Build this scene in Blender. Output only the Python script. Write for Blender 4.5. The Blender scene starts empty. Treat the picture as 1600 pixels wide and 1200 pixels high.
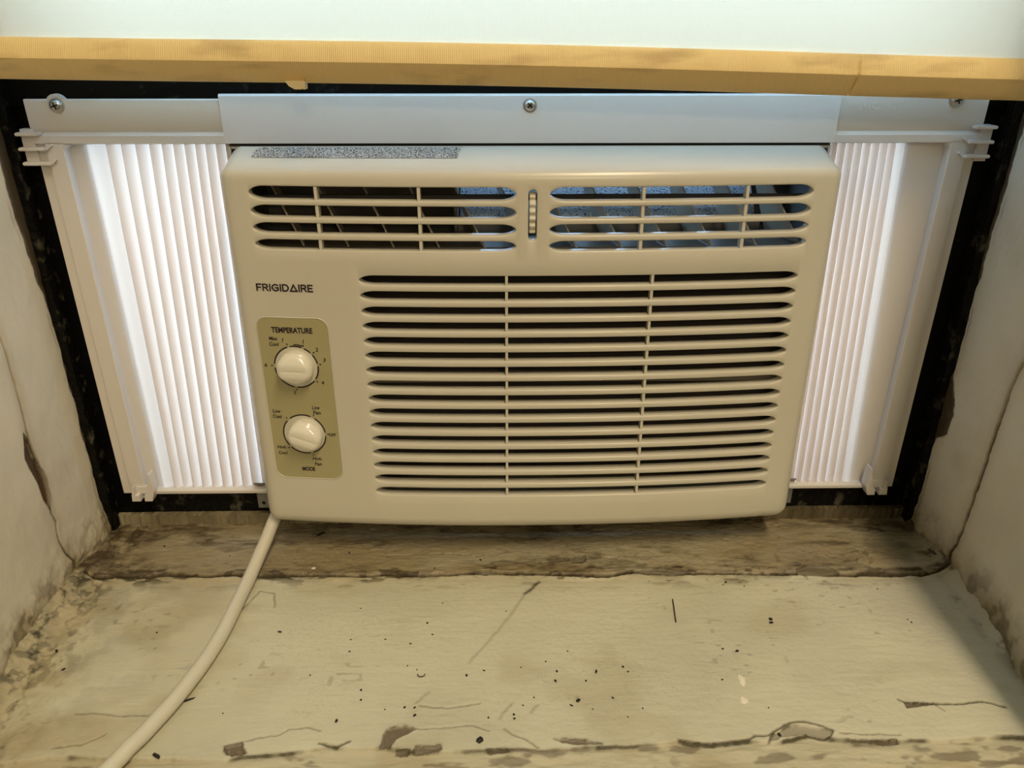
import bpy, bmesh, math, random
import numpy as np
from mathutils import Vector, Matrix

# ------------------------------------------------------------------ camera, world, lights, exposure
SC = bpy.context.scene
COL = SC.collection

cam_d = bpy.data.cameras.new('camera')
cam_d.sensor_width = 36.0
cam_d.lens = 27.0
cam_d.clip_start = 0.01
cam = bpy.data.objects.new('camera', cam_d)
COL.objects.link(cam)
pi_, yw, rl = (math.radians(a) for a in (25.222, 0.988, 0.041))
F = Vector((math.sin(yw)*math.cos(pi_), math.cos(yw)*math.cos(pi_), -math.sin(pi_)))
Rt = Vector((math.cos(yw), -math.sin(yw), 0))
Up = Rt.cross(F)
R2 = math.cos(rl)*Rt + math.sin(rl)*Up
U2 = -math.sin(rl)*Rt + math.cos(rl)*Up
m = Matrix.Identity(4)
for i in range(3):
    m[i][0] = R2[i]; m[i][1] = U2[i]; m[i][2] = -F[i]
m[0][3], m[1][3], m[2][3] = -0.0085, -0.54, 0.0
cam.matrix_world = m
SC.camera = cam

world = bpy.data.worlds.new('overcast_sky')
SC.world = world
world.use_nodes = True
bg = world.node_tree.nodes['Background']
bg.inputs['Color'].default_value = (0.38, 0.65, 1.0, 1)
bg.inputs['Strength'].default_value = 12.5

def area(name, loc, target, size, power, color, size_y=None):
    d = bpy.data.lights.new(name, 'AREA')
    d.energy = power; d.color = color; d.size = size
    if size_y: d.shape = 'RECTANGLE'; d.size_y = size_y
    o = bpy.data.objects.new(name, d); COL.objects.link(o)
    o.location = loc
    o.rotation_euler = (Vector(target)-Vector(loc)).to_track_quat('-Z', 'Y').to_euler()
    return o
lamp_d = bpy.data.lights.new('room_lamp', 'POINT')
lamp_d.energy = 24; lamp_d.color = (1.0, 0.84, 0.62); lamp_d.shadow_soft_size = 0.085
lamp = bpy.data.objects.new('room_lamp', lamp_d); COL.objects.link(lamp)
lamp.location = (0.372, -2.25, 0.84)
area('ceiling_tube_light', (0.335, -0.92, 1.24), (0.335, -0.92, 0), 0.07, 21.8, (1.0, 0.805, 0.53), 0.9)
port = area('window_portal', (0.0, 0.075, 0.11), (0.0, -1.0, 0.11), 0.68, 1, (1, 1, 1), 1.0)
port.data.cycles.is_portal = True

SC.view_settings.view_transform = 'Standard'
SC.view_settings.look = 'None'
SC.view_settings.exposure = 0.0
SC.view_settings.gamma = 1.0
SC.view_settings.use_curve_mapping = False

# ------------------------------------------------------------------ measurements taken on the sill and recess walls (metres)
MAINCRACK = [(-0.3283,-0.0654),(-0.3164,-0.0701),(-0.3018,-0.0681),(-0.2779,-0.0685),(-0.2643,-0.0649),(-0.2372,-0.0684),(-0.2123,-0.0673),(-0.1948,-0.069),(-0.1795,-0.0678),(-0.1373,-0.0692),(-0.12,-0.0703),(-0.0948,-0.0692),(-0.0687,-0.0711),(-0.0312,-0.0687),(-0.0091,-0.069),(0.0081,-0.0693),(0.034,-0.0712),(0.073,-0.0734),(0.0929,-0.0684),(0.1174,-0.0718),(0.1433,-0.0707),(0.1741,-0.072),(0.217,-0.0734),(0.2511,-0.0747),(0.2704,-0.0736),(0.3133,-0.0758),(0.3366,-0.0693)]
LIP = [(-0.2948,-0.2316),(-0.272,-0.227),(-0.2333,-0.2276),(-0.207,-0.2293),(-0.1682,-0.2308),(-0.1561,-0.2284),(-0.1328,-0.2263),(-0.1076,-0.2228),(-0.0787,-0.2237),(-0.0624,-0.2265),(-0.042,-0.2269),(-0.016,-0.2269),(0.0034,-0.2259),(0.0127,-0.2269),(0.04,-0.2256),(0.0505,-0.2258),(0.0731,-0.2248),(0.0874,-0.2229),(0.0957,-0.2212),(0.1136,-0.2242),(0.1354,-0.2219),(0.1533,-0.2239),(0.1737,-0.2189),(0.186,-0.2218),(0.2196,-0.2241),(0.2529,-0.2238),(0.2742,-0.2219),(0.3007,-0.2223)]
CHIPS = [[(-0.0785,-0.2111),(-0.0674,-0.2081),(-0.0598,-0.211),(-0.0655,-0.2145),(-0.0715,-0.2185),(-0.0736,-0.2233),(-0.0795,-0.2237)],[(-0.0594,-0.2235),(-0.0448,-0.2229),(-0.0439,-0.226),(-0.0601,-0.227)],[(0.0217,-0.22),(0.029,-0.2192),(0.042,-0.2212),(0.0497,-0.2236),(0.0313,-0.2233)],[(0.1526,-0.2181),(0.1656,-0.2114),(0.1736,-0.212),(0.1893,-0.2164),(0.1865,-0.2205),(0.1793,-0.2212),(0.1714,-0.218),(0.1573,-0.22),(0.148,-0.2239)],[(0.2186,-0.0689),(0.2275,-0.0637),(0.2458,-0.0655),(0.2507,-0.0732),(0.2185,-0.0735)],[(-0.1711,-0.2217),(-0.1614,-0.2192),(-0.1565,-0.2272),(-0.1653,-0.2283)],[(0.242,-0.1958),(0.2506,-0.1964),(0.26,-0.1976),(0.2491,-0.1994),(0.2416,-0.2007)],[(0.0438,-0.0536),(0.0582,-0.0507),(0.056,-0.0578),(0.047,-0.0568)],[(-0.0312,-0.0687),(-0.0195,-0.0651),(-0.0101,-0.0675),(-0.0199,-0.0711)],[(0.0931,-0.0669),(0.1176,-0.0658),(0.1356,-0.0699),(0.1026,-0.0724)],[(-0.0178,-0.2264),(-0.0067,-0.2257),(-0.003,-0.2271),(-0.016,-0.2282)],[(-0.07,-0.2251),(-0.0625,-0.2257),(-0.0637,-0.2282),(-0.0704,-0.2277)],[(-0.1704,-0.2239),(-0.1577,-0.2241),(-0.1562,-0.2267),(-0.1685,-0.2274)],[(0.2122,-0.2236),(0.224,-0.2229),(0.2245,-0.2251),(0.2152,-0.2254)]]
CRACKS = [[(-0.269,-0.1967),(-0.2585,-0.1959),(-0.2425,-0.1986),(-0.2248,-0.1984)],[(-0.2702,-0.2205),(-0.2556,-0.2186),(-0.2447,-0.2116)],[(-0.1656,-0.2192),(-0.1534,-0.2158),(-0.1409,-0.2133),(-0.1365,-0.2097),(-0.1245,-0.2085),(-0.1174,-0.2114)],[(-0.116,-0.22),(-0.1057,-0.2228),(-0.0985,-0.2189)],[(-0.0606,-0.2105),(-0.043,-0.2103),(-0.0269,-0.2087),(-0.0161,-0.2126)],[(-0.0073,-0.2109),(-0.0028,-0.2156),(0.0062,-0.2198),(0.0128,-0.2252)],[(0.2396,-0.1932),(0.2424,-0.1958),(0.2531,-0.197),(0.264,-0.1976),(0.2782,-0.1974),(0.2921,-0.1956),(0.3031,-0.2007)],[(0.26,-0.1976),(0.2634,-0.2025)],[(0.0957,-0.2212),(0.1033,-0.2231),(0.1136,-0.2242),(0.1246,-0.2226),(0.1354,-0.2219),(0.1418,-0.2184),(0.1496,-0.219),(0.1564,-0.2145),(0.1663,-0.2095),(0.1747,-0.2087),(0.1818,-0.2117),(0.1896,-0.2155)],[(0.1931,-0.2174),(0.2085,-0.219),(0.2286,-0.2189)],[(-0.1013,-0.0465),(-0.0812,-0.0452),(-0.0559,-0.044),(-0.0329,-0.046)],[(-0.0,-0.0545),(0.03,-0.0566),(0.058,-0.0523),(0.0835,-0.0511)],[(-0.1969,-0.107),(-0.1883,-0.0852),(-0.1766,-0.0882),(-0.1728,-0.1028)],[(0.2376,-0.0471),(0.2478,-0.0448),(0.253,-0.0473)],[(0.2753,-0.0644),(0.287,-0.0685),(0.298,-0.0664)],[(-0.0599,-0.1933),(-0.0419,-0.1956),(-0.0223,-0.192)]]
SCRATCH = [[(0.0199,-0.0784),(0.0093,-0.0912),(-0.0029,-0.1148),(-0.0168,-0.1384),(-0.0302,-0.158)],[(-0.0549,-0.1823),(-0.0621,-0.1913)],[(-0.0024,-0.1923),(-0.0096,-0.2029)],[(0.0135,-0.194),(0.0093,-0.1993)]]
SPECKS = [(-0.1101,-0.1057),(-0.0514,-0.1007),(0.0037,-0.0293),(-0.112,-0.1365),(-0.1109,-0.1475),(-0.0882,-0.1369),(-0.0706,-0.1414),(-0.0706,-0.1613),(-0.064,-0.1645),(-0.0978,-0.1812),(-0.0966,-0.1889),(-0.0808,-0.1961),(-0.0688,-0.1949),(-0.0626,-0.195),(-0.062,-0.2008),(-0.0014,-0.2011),(-0.0011,-0.2044),(0.0115,-0.1884),(0.0043,-0.1944),(0.0273,-0.1675),(0.0257,-0.1756),(0.0454,-0.1757),(0.0529,-0.1683),(0.0736,-0.1687),(0.0344,-0.1949),(0.0358,-0.1495),(0.0783,-0.1978),(0.0681,-0.2044),(0.0472,-0.1982),(0.0709,-0.1644),(0.0608,-0.1897),(-0.0314,-0.17),(-0.0202,-0.1658),(0.004,-0.1633),(0.0205,-0.1587),(-0.0053,-0.1102),(-0.0563,-0.1328),(-0.0608,-0.1218),(-0.0169,-0.2034),(-0.0247,-0.0527),(-0.1292,-0.042),(-0.06,-0.0625),(0.1034,-0.0794),(0.1475,-0.0778),(0.1581,-0.0844),(0.1609,-0.0819),(0.1736,-0.0864),(0.2794,-0.1232),(0.2808,-0.1262),(0.156,-0.1989),(0.1408,-0.1492),(0.1501,-0.1512),(0.1332,-0.1762),(0.1565,-0.2173),(0.2723,-0.091),(-0.2799,-0.0307),(-0.2231,-0.0445),(-0.3078,-0.1443),(-0.2949,-0.1604),(-0.2475,-0.1279),(-0.3225,-0.1628),(-0.1709,-0.0391),(-0.1292,-0.0426),(-0.1622,-0.1289),(-0.1327,-0.1681),(-0.1795,-0.1977),(-0.1089,-0.2043)]
LGOUGE = [(-0.0734,-0.2536),(-0.07,-0.2631),(-0.0698,-0.2761),(-0.0666,-0.2938),(-0.0673,-0.3096),(-0.0697,-0.3218),(-0.0726,-0.3116),(-0.0741,-0.2918),(-0.0774,-0.2716)]
LSEAM = [(-0.0678,-0.1876),(-0.0685,-0.2149),(-0.0687,-0.2438),(-0.0703,-0.2554),(-0.0685,-0.2768),(-0.0676,-0.2959),(-0.0697,-0.3218),(-0.0674,-0.3319),(-0.0708,-0.3408),(-0.0692,-0.3565),(-0.0651,-0.3716),(-0.0616,-0.3848)]
RSEAM = [(-0.0772,-0.2017),(-0.0716,-0.228),(-0.0703,-0.2627),(-0.0698,-0.2824),(-0.0687,-0.3158),(-0.0679,-0.3421),(-0.0673,-0.3663),(-0.0669,-0.3837)]

rng = random.Random(7)
SILL_Z = -0.383

# ------------------------------------------------------------------ helpers
def link(o, parent=None):
    COL.objects.link(o)
    if parent is not None:
        o.parent = parent
        o.matrix_parent_inverse = Matrix.Translation(-parent.matrix_world.translation) if False else Matrix.Identity(4)
    return o

def wpos(o):
    p = Vector((0, 0, 0))
    while o is not None:
        p += o.location
        o = o.parent
    return p

def obj(name, bm, mat, parent=None, smooth=None):
    """bm in world coordinates -> one mesh object (parents are only translated)"""
    me = bpy.data.meshes.new(name)
    if isinstance(bm, bmesh.types.BMesh):
        bm.to_mesh(me); bm.free()
    else:
        me.from_pydata(bm[0], [], bm[1])
    if parent is not None:
        me.transform(Matrix.Translation(-wpos(parent)))
    if mat: me.materials.append(mat)
    if smooth is not None:
        me.shade_smooth()
        if smooth < 179: me.set_sharp_from_angle(angle=math.radians(smooth))
    return link(bpy.data.objects.new(name, me), parent)

def thing(name, label, cat, loc=(0, 0, 0), group=None):
    o = bpy.data.objects.new(name, None); link(o)
    o.location = loc; o.empty_display_size = 0.02
    return tag(o, label, cat, group)

def tag(o, label=None, cat=None, group=None, kind=None):
    if label: o['label'] = label
    if cat: o['category'] = cat
    if group: o['group'] = group
    if kind: o['kind'] = kind
    return o

def struct(name, bm, mat, parent=None, smooth=None):
    o = obj(name, bm, mat, parent, smooth)
    if parent is None: o['kind'] = 'structure'
    return o

def box(bm, x0, x1, y0, y1, z0, z1, bev=0, seg=2):
    v = [bm.verts.new(p) for p in ((x0,y0,z0),(x1,y0,z0),(x1,y1,z0),(x0,y1,z0),(x0,y0,z1),(x1,y0,z1),(x1,y1,z1),(x0,y1,z1))]
    fs = [bm.faces.new([v[i] for i in f]) for f in ((0,3,2,1),(4,5,6,7),(0,1,5,4),(1,2,6,5),(2,3,7,6),(3,0,4,7))]
    if bev:
        es = list({e for f in fs for e in f.edges})
        bmesh.ops.bevel(bm, geom=es, offset=bev, segments=seg, affect='EDGES', profile=0.5)
    return bm

def nb(): return bmesh.new()

def prism_x(bm, prof, x0, x1, nx=1, fz=None):
    """closed profile [(y,z)] extruded along x"""
    rings = []
    for i in range(nx+1):
        x = x0+(x1-x0)*i/nx
        dz = fz(x) if fz else 0
        rings.append([bm.verts.new((x, y, z+dz)) for y, z in prof])
    n = len(prof)
    for a, b in zip(rings, rings[1:]):
        for k in range(n):
            bm.faces.new((a[k], a[(k+1) % n], b[(k+1) % n], b[k]))
    bm.faces.new(rings[0][::-1]); bm.faces.new(rings[-1])
    bmesh.ops.recalc_face_normals(bm, faces=bm.faces)
    return bm

def prism_y(bm, poly, y0, y1):
    """polygon [(x,z)] extruded along y"""
    a = [bm.verts.new((x, y0, z)) for x, z in poly]
    b = [bm.verts.new((x, y1, z)) for x, z in poly]
    n = len(poly)
    fs = [bm.faces.new(a), bm.faces.new(b[::-1])]
    for k in range(n):
        fs.append(bm.faces.new((a[k], b[k], b[(k+1) % n], a[(k+1) % n])))
    bmesh.ops.recalc_face_normals(bm, faces=fs)
    return bm

def tube(bm, pts, r, n=12, flat=1.0):
    pts = [Vector(p) for p in pts]
    rings = []
    for i, p in enumerate(pts):
        t = (pts[min(i+1, len(pts)-1)]-pts[max(i-1, 0)]).normalized()
        s = t.cross(Vector((0, 0, 1)))
        if s.length < 1e-3: s = Vector((1, 0, 0))
        s.normalize(); u = s.cross(t).normalized()
        rings.append([bm.verts.new(p+s*math.cos(2*math.pi*k/n)*r+u*math.sin(2*math.pi*k/n)*r*flat) for k in range(n)])
    for a, b in zip(rings, rings[1:]):
        for k in range(n):
            bm.faces.new((a[k], a[(k+1) % n], b[(k+1) % n], b[k]))
    bm.faces.new(rings[0][::-1]); bm.faces.new(rings[-1])
    return bm

def catmull(P, n=8):
    P = [Vector(p) for p in P]
    Q = [P[0]*2-P[1]]+P+[P[-1]*2-P[-2]]
    out = []
    for i in range(1, len(Q)-2):
        for k in range(n):
            t = k/n
            a, b, c, d = Q[i-1], Q[i], Q[i+1], Q[i+2]
            out.append(0.5*((2*b)+(c-a)*t+(2*a-5*b+4*c-d)*t*t+(3*b-a-3*c+d)*t**3))
    out.append(P[-1])
    return out

# value noise on numpy arrays
_T = np.random.RandomState(11).rand(512, 512)
def vn(x, y, s=0):
    xi = np.floor(x).astype(int); yi = np.floor(y).astype(int)
    fx = x-xi; fy = y-yi
    fx = fx*fx*(3-2*fx); fy = fy*fy*(3-2*fy)
    g = lambda a, b: _T[(a+s*37) % 512, (b+s*91) % 512]
    return (g(xi, yi)*(1-fx)+g(xi+1, yi)*fx)*(1-fy)+(g(xi, yi+1)*(1-fx)+g(xi+1, yi+1)*fx)*fy
def fbm(x, y, s=0, o=4):
    r = 0; a = 0.5; tot = 0
    for k in range(o):
        r = r+a*vn(x*2**k, y*2**k, s+k*5); tot += a; a *= 0.55
    return r/tot
def sm(e0, e1, x):
    t = np.clip((x-e0)/(e1-e0), 0, 1)
    return t*t*(3-2*t)
def dist_poly(X, Y, pts):
    d = np.full(X.shape, 9.0)
    for (ax, ay), (bx, by) in zip(pts, pts[1:]):
        vx, vy = bx-ax, by-ay
        t = np.clip(((X-ax)*vx+(Y-ay)*vy)/(vx*vx+vy*vy+1e-12), 0, 1)
        d = np.minimum(d, np.hypot(X-ax-t*vx, Y-ay-t*vy))
    return d
def inside(X, Y, pts):
    c = np.zeros(X.shape, bool)
    n = len(pts)
    for i in range(n):
        (ax, ay), (bx, by) = pts[i], pts[(i+1) % n]
        if ay == by: continue
        cond = ((ay > Y) != (by > Y)) & (X < (bx-ax)*(Y-ay)/(by-ay)+ax)
        c ^= cond
    return c

# ------------------------------------------------------------------ materials
def mat(name, color, rough=0.5, metal=0.0, bump=None, var=None, spec=0.5, coat=0.0):
    mt = bpy.data.materials.new(name); mt.use_nodes = True
    nt = mt.node_tree; b = nt.nodes['Principled BSDF']
    b.inputs['Base Color'].default_value = (*color, 1)
    b.inputs['Roughness'].default_value = rough
    b.inputs['Metallic'].default_value = metal
    b.inputs['Specular IOR Level'].default_value = spec
    b.inputs['Coat Weight'].default_value = coat
    tc = nt.nodes.new('ShaderNodeTexCoord')
    if var:
        scale, c2, lo, hi = var
        n = nt.nodes.new('ShaderNodeTexNoise'); n.inputs['Scale'].default_value = scale; n.inputs['Detail'].default_value = 6
        nt.links.new(tc.outputs['Object'], n.inputs['Vector'])
        r = nt.nodes.new('ShaderNodeMapRange'); r.inputs['From Min'].default_value = lo; r.inputs['From Max'].default_value = hi
        nt.links.new(n.outputs['Fac'], r.inputs['Value'])
        mx = nt.nodes.new('ShaderNodeMix'); mx.data_type = 'RGBA'
        mx.inputs['A'].default_value = (*color, 1); mx.inputs['B'].default_value = (*c2, 1)
        nt.links.new(r.outputs['Result'], mx.inputs['Factor'])
        nt.links.new(mx.outputs['Result'], b.inputs['Base Color'])
    if bump:
        scale, st, dist = bump
        n = nt.nodes.new('ShaderNodeTexNoise'); n.inputs['Scale'].default_value = scale; n.inputs['Detail'].default_value = 4
        nt.links.new(tc.outputs['Object'], n.inputs['Vector'])
        bp = nt.nodes.new('ShaderNodeBump'); bp.inputs['Strength'].default_value = st; bp.inputs['Distance'].default_value = dist
        nt.links.new(n.outputs['Fac'], bp.inputs['Height']); nt.links.new(bp.outputs['Normal'], b.inputs['Normal'])
    return mt

M = {}
M['panel'] = mat('ivory_plastic', (0.62, 0.595, 0.505), 0.27, bump=(900, 0.04, 0.0002), var=(12, (0.60, 0.572, 0.478), 0.35, 0.7))
M['curtain'] = mat('white_plastic', (0.70, 0.665, 0.62), 0.38, bump=(700, 0.04, 0.0002))
M['bracket'] = mat('painted_steel', (0.72, 0.70, 0.69), 0.36, bump=(500, 0.03, 0.0002))
M['dark'] = mat('dark_interior', (0.03, 0.026, 0.022), 0.7)
M['filter'] = mat('filter_mesh', (0.022, 0.016, 0.012), 0.85, bump=(1500, 0.3, 0.0006))
M['filterbar'] = mat('filter_frame_plastic', (0.20, 0.17, 0.12), 0.6)
M['chamber'] = mat('grey_plastic', (0.21, 0.195, 0.165), 0.5)
M['vane'] = mat('vane_plastic', (0.62, 0.58, 0.48), 0.4)
M['knob'] = mat('knob_plastic', (0.80, 0.775, 0.68), 0.22, coat=0.3)
M['ink'] = mat('dark_purple_ink', (0.018, 0.008, 0.012), 0.5)
M['plate'] = mat('olive_control_plate', (0.40, 0.365, 0.20), 0.30)
M['wheel'] = mat('wheel_plastic', (0.62, 0.58, 0.46), 0.25, coat=0.4)
M['steel'] = mat('zinc_steel', (0.55, 0.56, 0.56), 0.28, metal=1.0)
M['cross'] = mat('screw_recess', (0.02, 0.02, 0.02), 0.5)
M['clip'] = mat('galvanised_sheet', (0.27, 0.27, 0.26), 0.45, metal=0.4, var=(60, (0.2, 0.2, 0.19), 0.4, 0.65))
M['black'] = mat('black_gloss_paint', (0.003, 0.003, 0.003), 0.4, spec=0.1, bump=(60, 0.5, 0.002), var=(120, (0.03, 0.03, 0.027), 0.62, 0.75))
M['blackrough'] = mat('chipped_black_paint', (0.004, 0.0037, 0.0033), 0.45, spec=0.15, bump=(130, 1.0, 0.003), var=(90, (0.085, 0.078, 0.055), 0.58, 0.72))
M['cord'] = mat('white_cord_jacket', (0.60, 0.57, 0.47), 0.42, bump=(300, 0.06, 0.0005))
M['cream'] = mat('cream_wall_paint', (0.56, 0.54, 0.47), 0.6, bump=(30, 0.2, 0.003))
M['ceil'] = mat('ceiling_paint', (0.58, 0.56, 0.50), 0.8, bump=(60, 0.1, 0.002))
M['floor'] = mat('dark_wood_floor', (0.20, 0.11, 0.05), 0.4, var=(9, (0.12, 0.06, 0.03), 0.35, 0.65))
M['chipdark'] = mat('dark_debris', (0.012, 0.008, 0.006), 0.7)
M['chipbrown'] = mat('brown_wood_splinter', (0.07, 0.045, 0.02), 0.7)
M['chipwhite'] = mat('white_paint_chip', (0.75, 0.71, 0.58), 0.5)
M['chiptan'] = mat('tan_paint_chip', (0.42, 0.37, 0.24), 0.6)
M['alu'] = mat('cabinet_steel', (0.55, 0.54, 0.52), 0.5)
M['ledge'] = mat('bounce_ledge_stone', (0.6, 0.6, 0.58), 0.8, bump=(80, 0.4, 0.003))
M['hempl'] = mat('yellowed_plastic_tab', (0.60, 0.50, 0.28), 0.45)

def worn(name, paint, expo, dirt, grime, rough=0.55, bs=(260, 0.5, 0.0011)):
    """paint with vertex masks: R exposed wood, G dirt, B yellowed paint"""
    mt = bpy.data.materials.new(name); mt.use_nodes = True
    nt = mt.node_tree; b = nt.nodes['Principled BSDF']; L = nt.links.new
    at = nt.nodes.new('ShaderNodeAttribute'); at.attribute_name = 'masks'
    sp = nt.nodes.new('ShaderNodeSeparateColor'); L(at.outputs['Color'], sp.inputs['Color'])
    tc = nt.nodes.new('ShaderNodeTexCoord')
    def mixc(a, bcol, fac):
        mx = nt.nodes.new('ShaderNodeMix'); mx.data_type = 'RGBA'
        if isinstance(a, tuple): mx.inputs['A'].default_value = (*a, 1)
        else: L(a, mx.inputs['A'])
        mx.inputs['B'].default_value = (*bcol, 1)
        L(fac, mx.inputs['Factor']); return mx.outputs['Result']
    n = nt.nodes.new('ShaderNodeTexNoise'); n.inputs['Scale'].default_value = 14; n.inputs['Detail'].default_value = 8
    L(tc.outputs['Object'], n.inputs['Vector'])
    r = nt.nodes.new('ShaderNodeMapRange'); r.inputs['From Min'].default_value = 0.42; r.inputs['From Max'].default_value = 0.72
    L(n.outputs['Fac'], r.inputs['Value'])
    c = mixc(paint, tuple(v*0.86 for v in paint), r.outputs['Result'])
    c = mixc(c, grime, sp.outputs['Blue'])
    c = mixc(c, dirt, sp.outputs['Green'])
    c = mixc(c, expo, sp.outputs['Red'])
    L(c, b.inputs['Base Color']); b.inputs['Roughness'].default_value = rough
    n2 = nt.nodes.new('ShaderNodeTexNoise'); n2.inputs['Scale'].default_value = bs[0]; n2.inputs['Detail'].default_value = 5
    L(tc.outputs['Object'], n2.inputs['Vector'])
    bp = nt.nodes.new('ShaderNodeBump'); bp.inputs['Strength'].default_value = bs[1]; bp.inputs['Distance'].default_value = bs[2]
    L(n2.outputs['Fac'], bp.inputs['Height']); L(bp.outputs['Normal'], b.inputs['Normal'])
    return mt
M['sill'] = worn('old_sill_paint', (0.56, 0.545, 0.42), (0.155, 0.125, 0.085), (0.06, 0.052, 0.022), (0.40, 0.345, 0.215))
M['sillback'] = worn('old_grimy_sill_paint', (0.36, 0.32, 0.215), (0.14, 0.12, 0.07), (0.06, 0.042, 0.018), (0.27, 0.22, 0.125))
M['recess'] = worn('old_plaster_paint', (0.69, 0.65, 0.53), (0.075, 0.042, 0.02), (0.06, 0.042, 0.02), (0.33, 0.27, 0.16), bs=(110, 0.45, 0.0014))

def sheet_mat(name, color, trans, rough, tfac, extra=None):
    mt = bpy.data.materials.new(name); mt.use_nodes = True
    nt = mt.node_tree; b = nt.nodes['Principled BSDF']; out = nt.nodes['Material Output']; L = nt.links.new
    b.inputs['Base Color'].default_value = (*color, 1); b.inputs['Roughness'].default_value = rough
    t = nt.nodes.new('ShaderNodeBsdfTranslucent'); t.inputs['Color'].default_value = (*trans, 1)
    mx = nt.nodes.new('ShaderNodeMixShader'); mx.inputs[0].default_value = tfac
    L(b.outputs[0], mx.inputs[1]); L(t.outputs[0], mx.inputs[2]); L(mx.outputs[0], out.inputs['Surface'])
    if extra: extra(nt, b, t)
    return mt
M['pleat'] = sheet_mat('translucent_vinyl', (0.78, 0.70, 0.65), (1.0, 0.72, 0.53), 0.45, 0.27)
def linen(nt, b, t):
    L = nt.links.new
    tc = nt.nodes.new('ShaderNodeTexCoord')
    hs = []
    for axis, sc, ds in (('X', 330, 1.4), ('Z', 300, 1.1)):
        w = nt.nodes.new('ShaderNodeTexWave'); w.bands_direction = axis; w.inputs['Scale'].default_value = sc
        w.inputs['Distortion'].default_value = ds; w.inputs['Detail'].default_value = 3
        w.inputs['Detail Scale'].default_value = 0.05
        L(tc.outputs['Object'], w.inputs['Vector']); hs.append(w.outputs['Fac'])
    a = nt.nodes.new('ShaderNodeMath'); a.operation = 'ADD'; L(hs[0], a.inputs[0]); L(hs[1], a.inputs[1])
    bp = nt.nodes.new('ShaderNodeBump'); bp.inputs['Strength'].default_value = 0.22; bp.inputs['Distance'].default_value = 0.0006
    L(a.outputs[0], bp.inputs['Height']); L(bp.outputs['Normal'], b.inputs['Normal']); L(bp.outputs['Normal'], t.inputs['Normal'])
M['shade'] = sheet_mat('linen_shade_vinyl', (0.84, 0.85, 0.84), (0.93, 0.71, 0.46), 0.6, 0.36, linen)

def hem_material():
    mt = bpy.data.materials.new('aged_yellow_vinyl'); mt.use_nodes = True
    nt = mt.node_tree; b = nt.nodes['Principled BSDF']; L = nt.links.new
    tc = nt.nodes.new('ShaderNodeTexCoord')
    n = nt.nodes.new('ShaderNodeTexNoise'); n.inputs['Scale'].default_value = 16; n.inputs['Detail'].default_value = 5
    mp = nt.nodes.new('ShaderNodeMapping'); mp.inputs['Scale'].default_value = (1, 3, 5)
    L(tc.outputs['Object'], mp.inputs['Vector']); L(mp.outputs[0], n.inputs['Vector'])
    r = nt.nodes.new('ShaderNodeMapRange'); r.inputs['From Min'].default_value = 0.55; r.inputs['From Max'].default_value = 0.72
    L(n.outputs['Fac'], r.inputs['Value'])
    mx = nt.nodes.new('ShaderNodeMix'); mx.data_type = 'RGBA'
    mx.inputs['A'].default_value = (0.80, 0.60, 0.27, 1); mx.inputs['B'].default_value = (0.56, 0.40, 0.17, 1)
    L(r.outputs[0], mx.inputs['Factor']); L(mx.outputs['Result'], b.inputs['Base Color'])
    b.inputs['Roughness'].default_value = 0.5
    w = nt.nodes.new('ShaderNodeTexWave'); w.inputs['Scale'].default_value = 260; w.inputs['Distortion'].default_value = 2.5
    w.inputs['Detail'].default_value = 3
    L(tc.outputs['Object'], w.inputs['Vector'])
    bp = nt.nodes.new('ShaderNodeBump'); bp.inputs['Strength'].default_value = 0.25; bp.inputs['Distance'].default_value = 0.0006
    L(w.outputs['Fac'], bp.inputs['Height']); L(bp.outputs['Normal'], b.inputs['Normal'])
    return mt
M['hem'] = hem_material()

def foam_material():
    mt = bpy.data.materials.new('bead_foam'); mt.use_nodes = True
    nt = mt.node_tree; b = nt.nodes['Principled BSDF']; L = nt.links.new
    tc = nt.nodes.new('ShaderNodeTexCoord')
    v = nt.nodes.new('ShaderNodeTexNoise'); v.inputs['Scale'].default_value = 760; v.inputs['Detail'].default_value = 1.5
    L(tc.outputs['Object'], v.inputs['Vector'])
    r = nt.nodes.new('ShaderNodeValToRGB')
    r.color_ramp.elements[0].position = 0.36; r.color_ramp.elements[0].color = (0.16, 0.25, 0.42, 1)
    r.color_ramp.elements[1].position = 0.47; r.color_ramp.elements[1].color = (0.86, 0.93, 1.0, 1)  # white foam, with the blue of the daylight put into both tones
    L(v.outputs['Fac'], r.inputs['Fac']); L(r.outputs['Color'], b.inputs['Base Color'])
    bp = nt.nodes.new('ShaderNodeBump'); bp.inputs['Strength'].default_value = 0.5; bp.inputs['Distance'].default_value = 0.001
    L(v.outputs['Fac'], bp.inputs['Height']); L(bp.outputs['Normal'], b.inputs['Normal'])
    return mt
M['foam'] = foam_material()

def label_material():
    """white sticker with rows of tiny unreadable print"""
    mt = bpy.data.materials.new('printed_sticker'); mt.use_nodes = True
    nt = mt.node_tree; b = nt.nodes['Principled BSDF']; L = nt.links.new
    tc = nt.nodes.new('ShaderNodeTexCoord')
    mp = nt.nodes.new('ShaderNodeMapping'); mp.inputs['Scale'].default_value = (1, 1.1, 1)
    L(tc.outputs['Object'], mp.inputs['Vector'])
    n = nt.nodes.new('ShaderNodeTexNoise'); n.inputs['Scale'].default_value = 1150; n.inputs['Detail'].default_value = 2
    L(mp.outputs[0], n.inputs['Vector'])
    r = nt.nodes.new('ShaderNodeValToRGB')
    r.color_ramp.elements[0].position = 0.47; r.color_ramp.elements[0].color = (0.02, 0.02, 0.025, 1)
    r.color_ramp.elements[1].position = 0.53; r.color_ramp.elements[1].color = (0.62, 0.60, 0.55, 1)
    L(n.outputs['Fac'], r.inputs['Fac']); L(r.outputs['Color'], b.inputs['Base Color'])
    return mt
M['sticker'] = label_material()

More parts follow.
